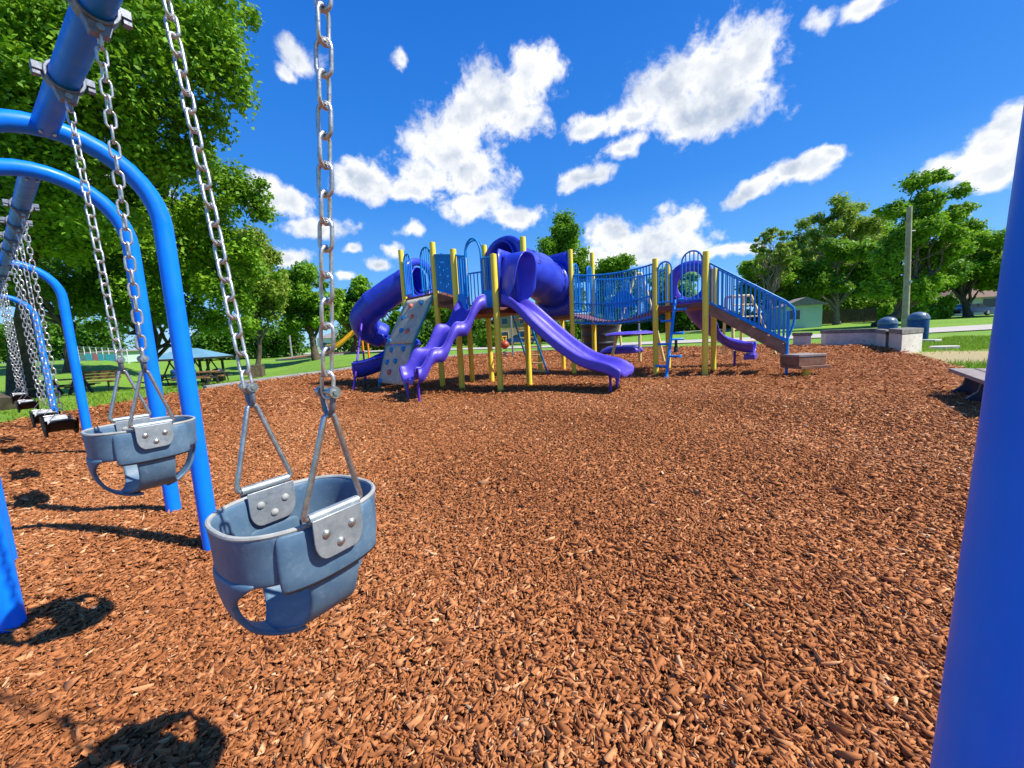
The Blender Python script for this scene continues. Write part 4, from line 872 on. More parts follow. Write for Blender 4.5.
k = MB(); k.tube([ap, V(ap.x, ap.y+.02, .35)], .03, 8); k.build('hanger_pole', M['galv'], t)
def disc(c, a, b, thk, hole, parent):
    k = MB(); c = Vector(c); rows = []
    for r_, z in ((hole, .0), (hole+.03, thk*.9), (.62, thk*1.1), (.93, thk*.5), (1.0, 0), (.93, -thk*.4), (hole+.03, -thk*.3), (hole, 0)): rows.append([c+V(a*r_*cos(q), b*r_*sin(q), z) for q in np.linspace(0, 2*pi, 28)[:-1]])
    k.grid(rows, True); return k.build('stepping_disc', M['violet'], parent, sharp=60)
d0 = TP(623, 350, 13.4); disc((3.75, 13.0, .42), .72, .55, .16, .34, t); disc((3.80, 12.2, .98), .80, .5, .08, .1, t)
k = MB(); k.tube([(4.35, 12.95, -.05), (4.35, 12.95, 1.1)], .05, 10); k.build('side_leg', M['cream'], t)
t = thing('climbing_frame', 'yellow pipe climbing frame with splayed legs beyond the stairs', 'climbing frame', tuple(TP(745, 352, 13.8)))
c = V(*t.location); k = MB()
ext = [(V(-.70, -.5, 0), V(-.55, -.1, 2.1)), (V(.75, -.55, 0), V(.10, -.1, 2.1)), (V(-.30, .9, 0), V(-.55, .3, 2.1)), (V(.35, .9, 0), V(.10, .3, 2.1))]
for a_, b_ in ext:
    k = MB(); k.tube([c+a_-Z*.05, c+lerp(a_, b_, .6), c+b_], .05, 10); k.build('leg', M['cream'], t)
k = MB(); k.tube([c+ext[0][1], c+ext[1][1]], .04, 8); k.tube([c+ext[2][1], c+ext[3][1]], .04, 8); k.tube([c+ext[0][1], c+ext[2][1]], .04, 8); k.tube([c+ext[1][1], c+ext[3][1]], .04, 8); k.build('top_frame', M['cream'], t)
for i in range(4):
    k = MB(); p = lerp(ext[0][0], ext[0][1], .25+.2*i); q = lerp(ext[1][0], ext[1][1], .25+.2*i); k.tube([c+p, c+q], .025, 8); k.build('rung', M['cream'], t)
t = thing('toddler_slide', 'small golden yellow slide with orange post left of the spiral slide', 'slide', tuple(TP(345, 350, 19.5)))
top = W(357, 331, 19.6); bot = W(335, 351, 19.2); d = (bot-top).normalized(); sd = V(d.y, -d.x, 0).normalized()*.33
k = MB(); rows = [[p+sd*x+Z*z for x, z in ((-1.05, .20), (-1, .24), (-.92, .05), (-.5, 0), (.5, 0), (.92, .05), (1, .24), (1.05, .20))] for p in [top-d*.3+Z*-.12, top, lerp(top, bot, .5), bot-d*.25, bot+V(-.15, 0, .08), bot+V(-.45, 0, .08)]]
k.grid(rows); k.build('chute', M['gold'], t, solid=.05, sub=1, off=0)
for q in (-1, 1):
    pp = top+V(.35, q*.35, 0); k = MB(); k.cyl((pp.x, pp.y, tz(pp.x, pp.y)-.05), (pp.x, pp.y, top.z+.15), .05, 10); k.build('post', M['orange'], t)
k = MB(); k.frame_box(top+V(.25, 0, -.05), (.3, 0, 0), (0, .4, 0), (0, 0, .03)); k.build('platform', M['gold'], t)
g = TP(505, 352, 20.5); t = thing('spring_rider', 'red ball-shaped spring rider with yellow handle seen between the posts', 'spring rider', tuple(g))
k = MB(); k.sphere(g+Z*.72, .25, 16, (1, 1, .85)); bo = k.build('body', M['red_plastic'], t); ORG[bo.name] = ORG[t.name]
k = MB(); k.tube([g+V(-.05, 0, .9), g+V(-.10, 0, 1.15), g+V(.10, 0, 1.15), g+V(.05, 0, .9)], .05, 8); k.build('handle', M['gold'], t)
k = MB(); k.tube([g+V(.10*cos(q), .10*sin(q), -.03+.05*q/2.2) for q in np.linspace(0, 20, 60)], .02, 6); k.build('spring', M['navy'], t)
g = TP(513, 356, 21.5); k = MB(); k.cyl(g-Z*.05, g+Z*2.3, .055, 10); k.lathe(g+Z*2.3, [(.055, 0), (.07, .02), (.05, .06), (.001, .07)], 10); tag(k.build('metal_pole', M['galv']), 'plain grey metal pole standing behind the straight slide', 'pole')
g = TP(676, 348, 17.0); t = thing('bouncer_seat', 'small blue and black seat on a black stem behind the step ladder', 'bouncer', tuple(g))
k = MB(); k.frame_box(g+Z*.62, (.30, 0, 0), (0, .16, 0), (0, 0, .045)); k.build('seat', M['rail_blue'], t, bevel=.03); k = MB(); k.lathe(g-Z*.03, [(.10, 0), (.09, .3), (.06, .34), (.06, .6)], 12); k.build('stem', M['black_plastic'], t)

# ------------------------------------------------------------ trees and hedges
def leaves(centers, radii, counts, size, seed, bright, squash=.75, droop=.25):
    g = np.random.default_rng(seed); allv = []; rn = []
    for c, r, n, br in zip(centers, radii, counts, bright):
        u = g.normal(size=(n, 3)); u /= np.linalg.norm(u, axis=1)[:, None]; rad = g.random(n)**.45; lump = 1+.36*np.sin(u[:, 0]*5+c[0])*np.cos(u[:, 1]*4+c[1]*2)+.15*g.normal(size=n)
        p = np.array(c)+u*(rad*lump*r)[:, None]*np.array([1, 1, squash])
        nm = g.normal(size=(n, 3))*.75+u*.45+np.array([0, 0, .75]); nm /= np.linalg.norm(nm, axis=1)[:, None]
        a = np.cross(nm, g.normal(size=(n, 3))); a /= np.linalg.norm(a, axis=1)[:, None]; b = np.cross(nm, a); s = size*g.uniform(.6, 1.35, n)
        a = a*(s*.62)[:, None]; b = b*(s*.36)[:, None]; f = nm*(s*.10)[:, None]
        allv.append(np.stack([p-a, p-b+f, p+a, p+b+f], 1)); rn.append(np.clip(br+g.normal(0, .17, n), 0, 1))
    return np.concatenate(allv), np.concatenate(rn)
def limb(m, p, q, r0, r1, rng, wob=.08, n=7):
    L = (q-p).length; P = [lerp(p, q, i/(n-1))+V(rng.gauss(0, 1), rng.gauss(0, 1), rng.gauss(0, .6))*(wob*L*(0 if i in (0, n-1) else sin(pi*i/(n-1))*.5)) for i in range(n)]
    m.tube(P, [lerp(r0, r1, i/(n-1)) for i in range(n)], 8); return P
def tree(name, label, base, tr, center, rad, leafm, nleaf, lsize, seed, ncl=40, lean=(0, 0, 0), barkm='bark', clr=.26, extra=(), fork=.45, shell=(.45, 1.0), nl=14, group=None, squash=.75):
    rng = random.Random(seed); base = Vector(base); center = Vector(center); t = thing(name, label, 'tree', base, group)
    cl = []; R0 = (rad[0]+rad[2])/2
    for i in range(ncl):
        while True:
            u = V(rng.gauss(0, 1), rng.gauss(0, 1), rng.gauss(0, 1)); u.normalize()
            if u.z > -.85: break
        f = rng.uniform(*shell); cl.append((center+V(u.x*rad[0]*f, u.y*rad[1]*f, u.z*rad[2]*f), R0*clr*rng.uniform(.65, 1.25)))
    cl += [(Vector(c), r*.86) for c, r in extra]
    for c, r in list(cl) if extra else []:
        for _ in range(2):
            u = V(rng.gauss(0, 1), rng.gauss(0, 1), rng.gauss(.15, .8)); u.normalize(); cl.append((c+u*(r*rng.uniform(1.0, 1.35)), r*rng.uniform(.26, .42)))
    w = np.array([r**2 for c, r in cl]); w = w/w.sum(); cnt = np.maximum(20, (w*nleaf).astype(int)); br = [min(.85, max(.12, rng.gauss(.46, .17))) for _ in cl]
    top = V(center.x, center.y, max(base.z+1.2, lerp(center.z-rad[2], center.z, fork)))+Vector(lean); m = MB(); P = []
    h = (top-base).length; n = 9
    for i in range(n): s = i/(n-1); P.append(lerp(base-Z*.1, top, s)+V(rng.gauss(0, .015), rng.gauss(0, .015), 0)*h*(s > 0 and s < 1))
    m.tube(P, [tr*(1.45 if i == 0 else 1.12 if i == 1 else lerp(1.0, .6, i/(n-1))) for i in range(n)], 12)
    order = sorted(range(len(cl)), key=lambda i: -cl[i][1]*rng.uniform(.6, 1.4))[:nl]
    for i in order:
        s = rng.uniform(.55, 1.0); k = min(n-1, int(s*(n-1))); st = P[k]; Q = limb(m, st, cl[i][0], tr*.42*rng.uniform(.7, 1.1), tr*.07, rng, .10)
        for _ in range(2):
            j = rng.randrange(len(cl)); a = Q[rng.randrange(3, 6)]
            if (cl[j][0]-a).length < R0*.9: limb(m, a, cl[j][0], tr*.16, tr*.04, rng, .12, 5)
    m.build('trunk', M[barkm], t, sharp=80)
    vv, rn = leaves([tuple(c) for c, r in cl], [r for c, r in cl], cnt, lsize, seed, br, squash); o = arr_mesh('crown', vv-np.array(base), 4, [(0, 1, 2, 3)], M[leafm], rn, t); return t
def tree_px(name, label, bx, Y, box, tr, leafm, nleaf, lsize, seed, depth=None, trunk_y=None, **kw):
    x0, x1, y0, y1 = box; a, b = W(x0, (y0+y1)/2, Y), W(x1, (y0+y1)/2, Y); c = (a+b)/2; k = Y/FPX; top = W((x0+x1)/2, y0, Y).z; bot = W((x0+x1)/2, y1, Y).z
    rx = (b.x-a.x)/2; rz = max(.5, (top-bot)/2); c.z = (top+bot)/2; g = TP(bx, 340, Y); ry = depth or rx*.9
    return tree(name, label, g, tr, c, (rx*.84, ry*.84, rz*.84), leafm, nleaf, lsize, seed, **kw)
# big shade trees on the left
Y = 13.0; ex = [(W(px, py, Y+dy), r) for px, py, dy, r in ((205, 20, 0, 1.2), (228, 70, .3, 1.0), (236, 95, .5, .8), (205, 120, .8, 1.1), (180, 60, -.5, 1.4), (150, 15, 0, 1.5), (215, 45, 0, 1.0), (120, 90, -1, 1.5), (95, 40, -1, 1.6), (60, 110, -1, 1.5),
      (40, 40, -1, 1.8), (10, 90, -1.5, 1.6), (80, 170, -.5, 1.4), (140, 150, 0, 1.3), (175, 165, .5, 1.1), (110, 220, 0, 1.3), (50, 200, 0, 1.4), (20, 150, -1, 1.4), (170, 110, 0, 1.3))]
tree('shade_tree', 'tall broad shade tree with a leaning dark trunk behind the far belt swings', TG(24, 398), .33, W(40, -40, 13.5)+V(-2.0, .5, 0), (6.6, 5.0, 5.2), 'leaf_mid', 125000, .14, 11, ncl=70, clr=.17, extra=ex, fork=.15, nl=26)
Y = 17.5; ex = [(W(px, py, Y+dy), r) for px, py, dy, r in ((245, 195, 0, 1.0), (262, 212, .3, .75), (225, 180, 0, 1.2), (205, 215, 0, 1.3), (240, 250, .4, 1.1), (215, 285, .5, 1.3), (180, 250, 0, 1.5), (150, 290, 0, 1.4), (235, 300, 1, 1.1), (120, 300, 1, 1.4), (85, 300, 1, 1.3),
      (180, 315, 1, 1.2), (215, 322, 1.5, 1.1), (60, 285, 0, 1.2), (255, 270, 1, .8), (150, 215, 0, 1.4), (100, 250, .5, 1.4), (248, 325, 1.5, .7))]
tree('shade_tree', 'bushy shade tree with a slim upright trunk left of the picnic shelter', TG(156, 387), .27, W(130, 230, 18.5), (5.2, 4.4, 4.2), 'leaf_mid', 90000, .15, 12, ncl=40, clr=.2, extra=ex, fork=.05, nl=20)
tree('shade_tree', 'shade tree whose trunk is cut off by the left edge of the photo', TG(-2, 410), .30, W(-190, 130, 12.5), (5.2, 4.5, 4.6), 'leaf_mid', 50000, .18, 13, ncl=40, clr=.25, fork=.2, nl=14)
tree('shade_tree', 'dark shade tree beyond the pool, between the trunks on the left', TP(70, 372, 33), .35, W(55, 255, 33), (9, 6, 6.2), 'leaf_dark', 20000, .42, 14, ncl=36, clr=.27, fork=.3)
tree_px('background_tree', 'olive leafy tree right of the picnic shelter roof', 252, 38, (222, 286, 220, 346), .25, 'leaf_olive', 26000, .27, 21, fork=.1, squash=1.0)
tree_px('background_tree', 'round-crowned maple with a dark trunk behind the hanging chain', 315, 46, (262, 348, 252, 342), .42, 'leaf_mid', 40000, .29, 22, fork=.35, ncl=46)
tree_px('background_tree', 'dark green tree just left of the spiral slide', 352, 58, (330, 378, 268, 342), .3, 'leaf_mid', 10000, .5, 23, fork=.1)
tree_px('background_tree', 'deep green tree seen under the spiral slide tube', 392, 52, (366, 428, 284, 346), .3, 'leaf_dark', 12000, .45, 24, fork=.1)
tree_px('background_tree', 'dark green tree behind the climbing wall', 440, 56, (412, 474, 286, 344), .3, 'leaf_dark', 12000, .48, 25, fork=.1)
tree_px('background_tree', 'tall narrow tree with a ragged top rising behind the crawl tube', 562, 56, (531, 594, 202, 330), .4, 'leaf_mid', 40000, .33, 26, fork=.2, ncl=44, clr=.22, shell=(.3, 1.0), squash=.9)
tree_px('background_tree', 'rounded green tree right of the tall narrow tree, above the bridge', 614, 52, (586, 642, 248, 335), .32, 'leaf_mid', 26000, .33, 27, fork=.2)
tree_px('background_tree', 'low tree showing over the bridge next to the stepladder', 668, 62, (640, 706, 262, 335), .3, 'leaf_mid', 12000, .5, 28, fork=.15)
tree_px('background_tree', 'green tree standing behind the top of the stair rail', 766, 50, (740, 804, 244, 318), .3, 'leaf_bright', 28000, .3, 29, fork=.1)
tree_px('sparse_tree', 'half-bare tree with thin twigs above the stair rail', 768, 47, (746, 800, 220, 290), .22, 'leaf_olive', 2600, .34, 30, ncl=46, clr=.15, fork=.1, barkm='pale_bark', nl=40)
tree_px('sparse_tree', 'tall thin-leaved olive tree behind the wooden fence', 832, 54, (782, 892, 190, 290), .34, 'leaf_olive', 24000, .28, 31, ncl=64, clr=.16, fork=.15, barkm='pale_bark', nl=40)
tree_px('background_tree', 'dense mid green tree in front of the wooden fence', 836, 47, (792, 884, 236, 312), .36, 'leaf_mid', 36000, .29, 32, fork=.15, barkm='pale_bark')
Y = 36.0; ex = [(W(px, py, Y), r) for px, py, r in ((916, 182, 1.1), (936, 176, .9), (926, 200, 1.3), (959, 192, .9), (966, 208, .8), (951, 218, 1.2), (973, 226, .8), (896, 210, 1.2), (911, 235, 1.5), (891, 255, 1.5), (936, 250, 1.5), (906, 285, 1.6), (956, 270, 1.3), (881, 290, 1.2), (920, 295, 1.3))]
tree('background_tree', 'bright green tree tallest on the right, behind the blue bins', TP(878, 322, 36), .42, W(922, 250, 36), (3.2, 3.0, 4.6), 'leaf_bright', 52000, .23, 33, ncl=22, clr=.22, extra=ex, fork=.05, nl=24)
tree_px('background_tree', 'pale green spreading tree left of the brown-roofed house', 966, 44, (926, 1006, 222, 303), .36, 'leaf_bright', 32000, .26, 34, fork=.1)
tree_px('background_tree', 'bright tree behind the large blue post at the right edge', 1040, 42, (984, 1085, 208, 306), .4, 'leaf_bright', 18000, .38, 35, fork=.1)
tree_px('background_tree', 'tree beyond the right edge past the parked car', 1150, 45, (1090, 1230, 190, 300), .4, 'leaf_mid', 12000, .42, 36, fork=.1)
tree_px('background_tree', 'pale olive tree mass at the back, between the half-bare tree and the mint house', 800, 66, (760, 842, 226, 326), .35, 'leaf_olive', 20000, .42, 37, fork=.05)
tree_px('background_tree', 'light green tree at the back, right of the tallest bright tree', 952, 70, (918, 1000, 214, 312), .35, 'leaf_bright', 20000, .42, 38, fork=.05)
tree_px('background_tree', 'yellow-green tree at the back, just left of the utility pole', 872, 68, (836, 908, 206, 318), .35, 'leaf_bright', 20000, .42, 39, fork=.05)
def hedge(label, x0, x1, Y, y0, seed, leafm='leaf_dark', n=9000, ls=.42):
    a, b = TP(x0, 340, Y), TP(x1, 340, Y); top = W((x0+x1)/2, y0, Y).z; t = thing('hedge', label, 'hedge', a); rng = random.Random(seed); cs = []; rs = []; k = max(4, int((b-a).length/1.1))
    for i in range(k):
        p = lerp(a, b, (i+.5)/k); h = (top-p.z)*rng.uniform(.7, 1.0)
        for z in (.3, .72): cs.append((p.x+rng.gauss(0, .3), p.y+rng.gauss(0, .5), p.z+h*z)); rs.append(h*.34)
    m = MB()
    for c in cs[::2]: m.tube([V(c[0], c[1], tz(c[0], c[1])-.1), V(*c), V(c[0]+.3, c[1], c[2]+rs[0]*1.2)], [.07, .05, .02], 6)
    m.build('stems', M['bark'], t); vv, rn = leaves(cs, rs, [n//len(cs)]*len(cs), ls, seed, [rng.uniform(.25, .6) for _ in cs], 1.0); arr_mesh('foliage', vv-np.array(a), 4, [(0, 1, 2, 3)], M[leafm], rn, t)
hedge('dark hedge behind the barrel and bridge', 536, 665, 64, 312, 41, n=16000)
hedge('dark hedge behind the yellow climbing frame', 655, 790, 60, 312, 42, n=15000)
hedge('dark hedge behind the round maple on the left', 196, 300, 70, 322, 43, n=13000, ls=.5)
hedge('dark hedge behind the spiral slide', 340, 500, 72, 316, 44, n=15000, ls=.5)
hedge('mid green hedge above the dark wooden fence', 782, 894, 57, 290, 50, 'leaf_mid', 16000, .38)
hedge('bright shrubs beside the wooden utility pole', 880, 946, 44, 298, 45, 'leaf_bright', 8000, .3)
hedge('dark bushes behind the brown-roofed house', 930, 1080, 84, 296, 46, n=12000, ls=.6)
hedge('green bush left of the tan house, below the middle deck', 482, 498, 50, 326, 47, 'leaf_mid', 3500, .32)
hedge('dark tree line beyond the swings on the left', -190, 120, 78, 318, 48, n=24000, ls=.6)
hedge('dark hedge left of the frame beyond the trees', -420, -150, 60, 310, 49, n=14000, ls=.55)

# ------------------------------------------------------------ buildings, fences, walls
def house(name, label, a, b, depth, h, roofh, wallm, roofm, wins=(), door=None, over=.45, gable=False):
    a, b = Vector(a), Vector(b); z0 = min(a.z, b.z)-.3; a.z = b.z = z0; d = (b-a).normalized(); n = V(-d.y, d.x, 0)
    if n.y < 0: n = -n
    t = thing(name, label, 'house', a); q = [a, b, b+n*depth, a+n*depth]; m = MB(); m.prism([(p.x, p.y) for p in q], z0, z0+h+.3); w = m.build('wall', M[wallm], t, smooth=False)
    z1 = z0+h+.3; o = [a-d*over-n*over, b+d*over-n*over, b+d*over+n*(depth+over), a-d*over+n*(depth+over)]; m = MB()
    if gable: r0, r1 = lerp(a, b, .5)-n*over+Z*(roofh+h+.3), lerp(a, b, .5)+n*(depth+over)+Z*(roofh+h+.3); vs = [V(p.x, p.y, z1) for p in o]+[r0, r1]; fs = [(0, 4, 5, 3), (1, 2, 5, 4), (0, 1, 4), (3, 5, 2), (0, 3, 2, 1)]
    else:
        ins = min(depth*.45, (b-a).length*.3); r0, r1 = lerp(a, b, 0)+d*ins+n*depth/2+Z*(roofh+h+.3), b-d*ins+n*depth/2+Z*(roofh+h+.3); vs = [V(p.x, p.y, z1) for p in o]+[r0, r1]; fs = [(0, 1, 5, 4), (1, 2, 5), (2, 3, 4, 5), (3, 0, 4), (0, 3, 2, 1)]
    m.add(vs, fs); m.build('roof', M[roofm], t, smooth=False)
    L = (b-a).length
    for (s, zb, ww, hh) in wins:
        c = a+d*(L*s)-n*.03+Z*(.3+zb+hh/2); m = MB(); m.frame_box(c, d*(ww/2+.08), n*.04, Z*(hh/2+.08)); f = m.build('window', M['white'], w); ORG[f.name] = ORG[t.name]
        m = MB(); m.frame_box(c-n*.03, d*ww/2, n*.03, Z*hh/2); m.build('pane', M['glass'], f)
    return t
house('mint_house', 'mint green house with a grey gable roof left of the wooden fence', TP(786, 322, 44), TP(822, 321, 43), 8, 2.5, .9, 'mint', 'roof_grey', [(.22, 1.0, 1.1, 1.0)], gable=True)
house('brown_house', 'low pale house with a wide brown roof behind the navy car', TP(952, 316, 50), TP(1060, 312, 48), 8, 2.2, 1.5, 'pale_wall', 'roof_brown', [(.12, .9, 1.3, 1.1), (.35, .9, 1.6, 1.1), (.6, .9, 1.3, 1.1)])
house('cream_house', 'cream house mostly hidden by trees left of the brown-roofed house', TP(922, 317, 74), TP(952, 316, 74), 8, 2.6, 1.2, 'pale_wall', 'roof_brown', [(.3, .9, 1.2, 1.1), (.7, .9, 1.2, 1.1)])
house('tan_house', 'tan brick house framed by the yellow posts behind the middle deck', TP(496, 341, 66), TP(534, 340, 66), 8, 4.9, 1.3, 'tan_wall', 'roof_grey', [(.25, .9, 1.0, 1.1), (.72, .9, 1.0, 1.1), (.25, 3.3, 1.0, 1.0), (.72, 3.3, 1.0, 1.0)])
house('white_house', 'small white house low behind the round maple', TP(262, 352, 105), TP(281, 351, 105), 9, 3.4, 1.8, 'pale_wall', 'roof_grey', [(.3, .9, 1.2, 1.3)])
house('white_house', 'white house glimpsed right of the round maple trunk', TP(318, 350, 112), TP(342, 349, 112), 9, 3.6, 1.6, 'pale_wall', 'roof_grey', [(.3, 1, 1.3, 1.3), (.7, 1, 1.3, 1.3)])
house('pool_building', 'low pool building with blue and red panels behind the left swing legs', TP(80, 358, 56), TP(118, 357, 56), 6, 1.3, .3, 'mint', 'roof_grey')
def pool_fence():
    a, b = TP(74, 362, 50), TP(128, 358, 50); t = thing('pool_fence', 'pale mesh fence with coloured banners round the pool on the left', 'fence', a); d = (b-a).normalized(); n = 9
    for i in range(n+1): p = lerp(a, b, i/n); m = MB(); m.cyl(p-Z*.1, p+Z*1.9, .05, 6); m.build('post', M['white'], t)
    m = MB()
    for z in (.1, .95, 1.85): m.tube([a+Z*z, b+Z*z], .035, 6)
    for i in range(60): p = lerp(a, b, i/59); m.tube([p+Z*.1, p+Z*1.85], .008, 4)
    m.build('mesh_panel', M['galv'], t)
    for s, w_, mt in ((.30, .05, 'pool'), (.42, .05, 'far_red'), (.52, .05, 'pool'), (.70, .09, 'pool')): m = MB(); c = lerp(a, b, s); m.frame_box(c+Z*.62-V(0, .08, 0), d*((b-a).length*w_), V(0, .02, 0), Z*.42); m.build('banner', M[mt], t)
pool_fence()
def wood_fence(label, a, b, h):
    a, b = Vector(a), Vector(b); t = thing('wooden_fence', label, 'fence', a); L = (b-a).length; n = int(L/.17); m = MB(); rng = random.Random(5); d = (b-a).normalized()
    for i in range(n):
        p = lerp(a, b, (i+.5)/n); z = tz(p.x, p.y); hh = h+rng.gauss(0, .03); m.frame_box(V(p.x, p.y, z+hh/2), d*.074, V(-d.y, d.x, 0)*.012, Z*hh/2)
    m.build('boards', M['fence_wood'], t, smooth=False)
    for i in range(int(L/2.4)+1):
        p = lerp(a, b, min(1, i*2.4/L)); z = tz(p.x, p.y); m = MB(); m.frame_box(V(p.x, p.y+.08, z+h/2), (.06, 0, 0), (0, .06, 0), (0, 0, h/2+.04)); m.build('post', M['fence_wood'], t)
wood_fence('dark wooden board fence between the mint house and the right-hand trees', TP(800, 325, 51), TP(880, 323, 49), 1.75)
def wall_block(label, c0, c1, back, h):
    c0, c1, back = Vector(c0), Vector(c1), Vector(back); c0.z = c1.z = 0; t = thing('concrete_wall', label, 'wall', c0); u = (c1-c0).normalized(); w = back.normalized()
    q = [c0, c1, c1+back, c0+back]; m = MB(); m.prism([(p.x, p.y) for p in q], -.1, h-.13); m.build('wall_body', M['concrete'], t, bevel=.012)
    q = [c0-u*.03-w*.03, c1+u*.03-w*.03, c1+u*.03+back+w*.03, c0-u*.03+back+w*.03]; m = MB(); m.prism([(p.x, p.y) for p in q], h-.13, h+.02); m.build('wall_cap', M['concrete_cap'], t, bevel=.015)
B0, BL, BR = G(901, 353), G(888, 348.8), G(921.5, 350.6); W0, W1 = G(825.5, 345.8), G(877, 345.4)
wall_block('long low concrete wall with dark cap left of the blue bins', W0, W1, V(.12, .42, 0), .66)
wall_block('concrete wall stub with dark cap joining the long wall and the block', W1+V(-.14, -.06, 0), BL+V(-.06, .05, 0), V(.38, .18, 0), .63)
wall_block('concrete block with worn dark cap nearest the lawn, in front of the tall bin', B0, BR, BL-B0, .68)
wall_block('short concrete wall piece just right of the stair rail', G(797, 346.6), G(811, 346.4), V(.1, .4, 0), .60)
# ------------------------------------------------------------ bins, pole, bench
def dome_bin(label, c, r, h, lidm='bin_lid'):
    c = Vector(c); t = thing('rubbish_bin', label, 'bin', c, 'blue bins by the concrete walls'); m = MB(); m.lathe(c, [(r*.94, 0), (r, .04), (r, h*.97), (r*1.03, h*.975), (r*1.03, h)], 24); m.build('bin_body', M['bin_blue'], t, sharp=50)
    m = MB(); prof = [(r*1.05, h), (r*1.06, h+.05)]+[(r*1.02*cos(a), h+.06+r*.78*sin(a)) for a in np.linspace(.05, pi/2-.05, 8)]; m.lathe(c, prof, 24); l = m.build('dome_lid', M[lidm], t, sharp=50); ORG[l.name] = ORG[t.name]
    m = MB(); dr = V(.55, -.83, 0); m.frame_box(c+dr*(r*.80)+Z*(h+r*.44), V(.83, .55, 0)*r*.48, (dr*.6+Z*.8)*.02, (Z*.8-dr*.35)*r*.24); m.build('flap', M['bin_dark'], l, bevel=.01)
dome_bin('blue bin with a dark domed lid half hidden by the low wall', TP(886.5, 342, 17.2), .33, .80)
dome_bin('tall blue bin with grey-blue domed lid standing left of the road', TP(917, 337.5, 17.6), .36, .93)
b = TP(905, 330, 23.0); top = W(909.5, 207, 23.0); k = MB(); k.tube([b-Z*.3, lerp(b, top, .5)+V(.02, 0, 0), top], [.17, .145, .12], 14); ut = thing('utility_pole', 'bare wooden utility pole rising in front of the bright tree', 'utility pole', b)
k.v = [tuple(Vector(p)) for p in k.v]; k.build('pole', M['pole_wood'], ut); k = MB(); k.frame_box(b+Z*3.1+V(0, -.16, 0), (.05, 0, 0), (0, .015, 0), (0, 0, .07)); k.build('tag_plate', M['galv'], ut)
k = MB(); k.cyl(b+Z*6.0+V(-.2, 0, 0), b+Z*6.0+V(.2, 0, 0), .03, 8); k.build('pole_pin', M['galv'], ut)
def slat_bench(label):
    a = V(6.03, 4.98, 0); d = V(-.62, -.78, 0).normalized(); n = V(-d.y, d.x, 0); L = 1.9; t = thing('park_bench', label, 'bench', a); h = .335
    for s in (.10, .72, 1.62):
        m = MB(); q = a+d*s; pr = [(-.20, 0), (.20, 0), (.20, .05), (.11, .14), (.09, .24), (.13, .27), (.21, h-.035), (-.21, h-.035), (-.13, .27), (-.09, .24), (-.11, .14), (-.20, .05)]
        m.slab([q+n*x+Z*z for x, z in pr], d*.055); m.build('end_frame', M['navy'], t, bevel=.006)
    for k_ in (-1, 1): m = MB(); m.frame_box(a+d*(L/2)+n*(k_*.115)+Z*(h-.012), d*L/2, n*.105, Z*.022); m.build('seat_plank', M['grey_plank'], t, bevel=.006)
slat_bench('low backless bench with grey planks on navy end frames')
for lab, px, py, r in (('flat broken concrete slab lying on the grass, nearer of the two', 944, 348, .30), ('small broken concrete piece on the grass behind the bigger slab', 931, 341, .28)):
    g = G(px, py); g.z = 0; rng = random.Random(px); pl = [(g.x+r*rng.uniform(.7, 1.2)*cos(q)*1.5, g.y+r*rng.uniform(.6, 1.0)*sin(q)) for q in np.linspace(0, 2*pi, 8)[:-1]]; m = MB(); m.prism(pl, -.05, .07); tag(m.build('concrete_slab', M['slab'], bevel=.02), lab, 'slab')
# ------------------------------------------------------------ picnic corner on the left
def shelter():
    c = TP(194, 380, 31); t = thing('picnic_shelter', 'open picnic shelter with a pale blue hipped roof and dark posts', 'shelter', c); ax = V(.95, .31, 0); ay = V(-.31, .95, 0); w, dp, h = 1.85, 1.7, 2.05
    for sx in (-1, 0, 1):
        for sy in (-1, 1):
            p = c+ax*(sx*(w-.25))+ay*(sy*(dp-.25)); m = MB(); m.frame_box(p+Z*h/2, ax*.075, ay*.075, Z*h/2); m.build('post', M['dark_frame'], t)
            if sx < 1: m = MB(); q = c+ax*((sx+1)*(w-.25))+ay*(sy*(dp-.25)); m.beam(p+Z*.1, lerp(p, q, .55)+Z*(h-.1), .06, .09); m.beam(q+Z*.1, lerp(p, q, .45)+Z*(h-.1), .06, .09); m.build('cross_brace', M['dark_frame'], t)
    q = [c+ax*(sx*(w+.42))+ay*(sy*(dp+.42))+Z*h for sx, sy in ((-1, -1), (1, -1), (1, 1), (-1, 1))]; up = .75; r0, r1 = c-ax*.5+Z*(h+up), c+ax*.5+Z*(h+up); m = MB(); m.add(q+[r0, r1], [(0, 1, 5, 4), (1, 2, 5), (2, 3, 4, 5), (3, 0, 4), (0, 3, 2, 1)]); rf = m.build('roof', M['blue_roof'], t, smooth=False)
    m = MB()
    for i in range(4): m.beam(q[i]-Z*.07, q[(i+1) % 4]-Z*.07, .06, .15)
    ORG[rf.name] = ORG[t.name]; m.build('fascia', M['dark_frame'], rf)
    return c, ax, ay
sc, sax, say = shelter()
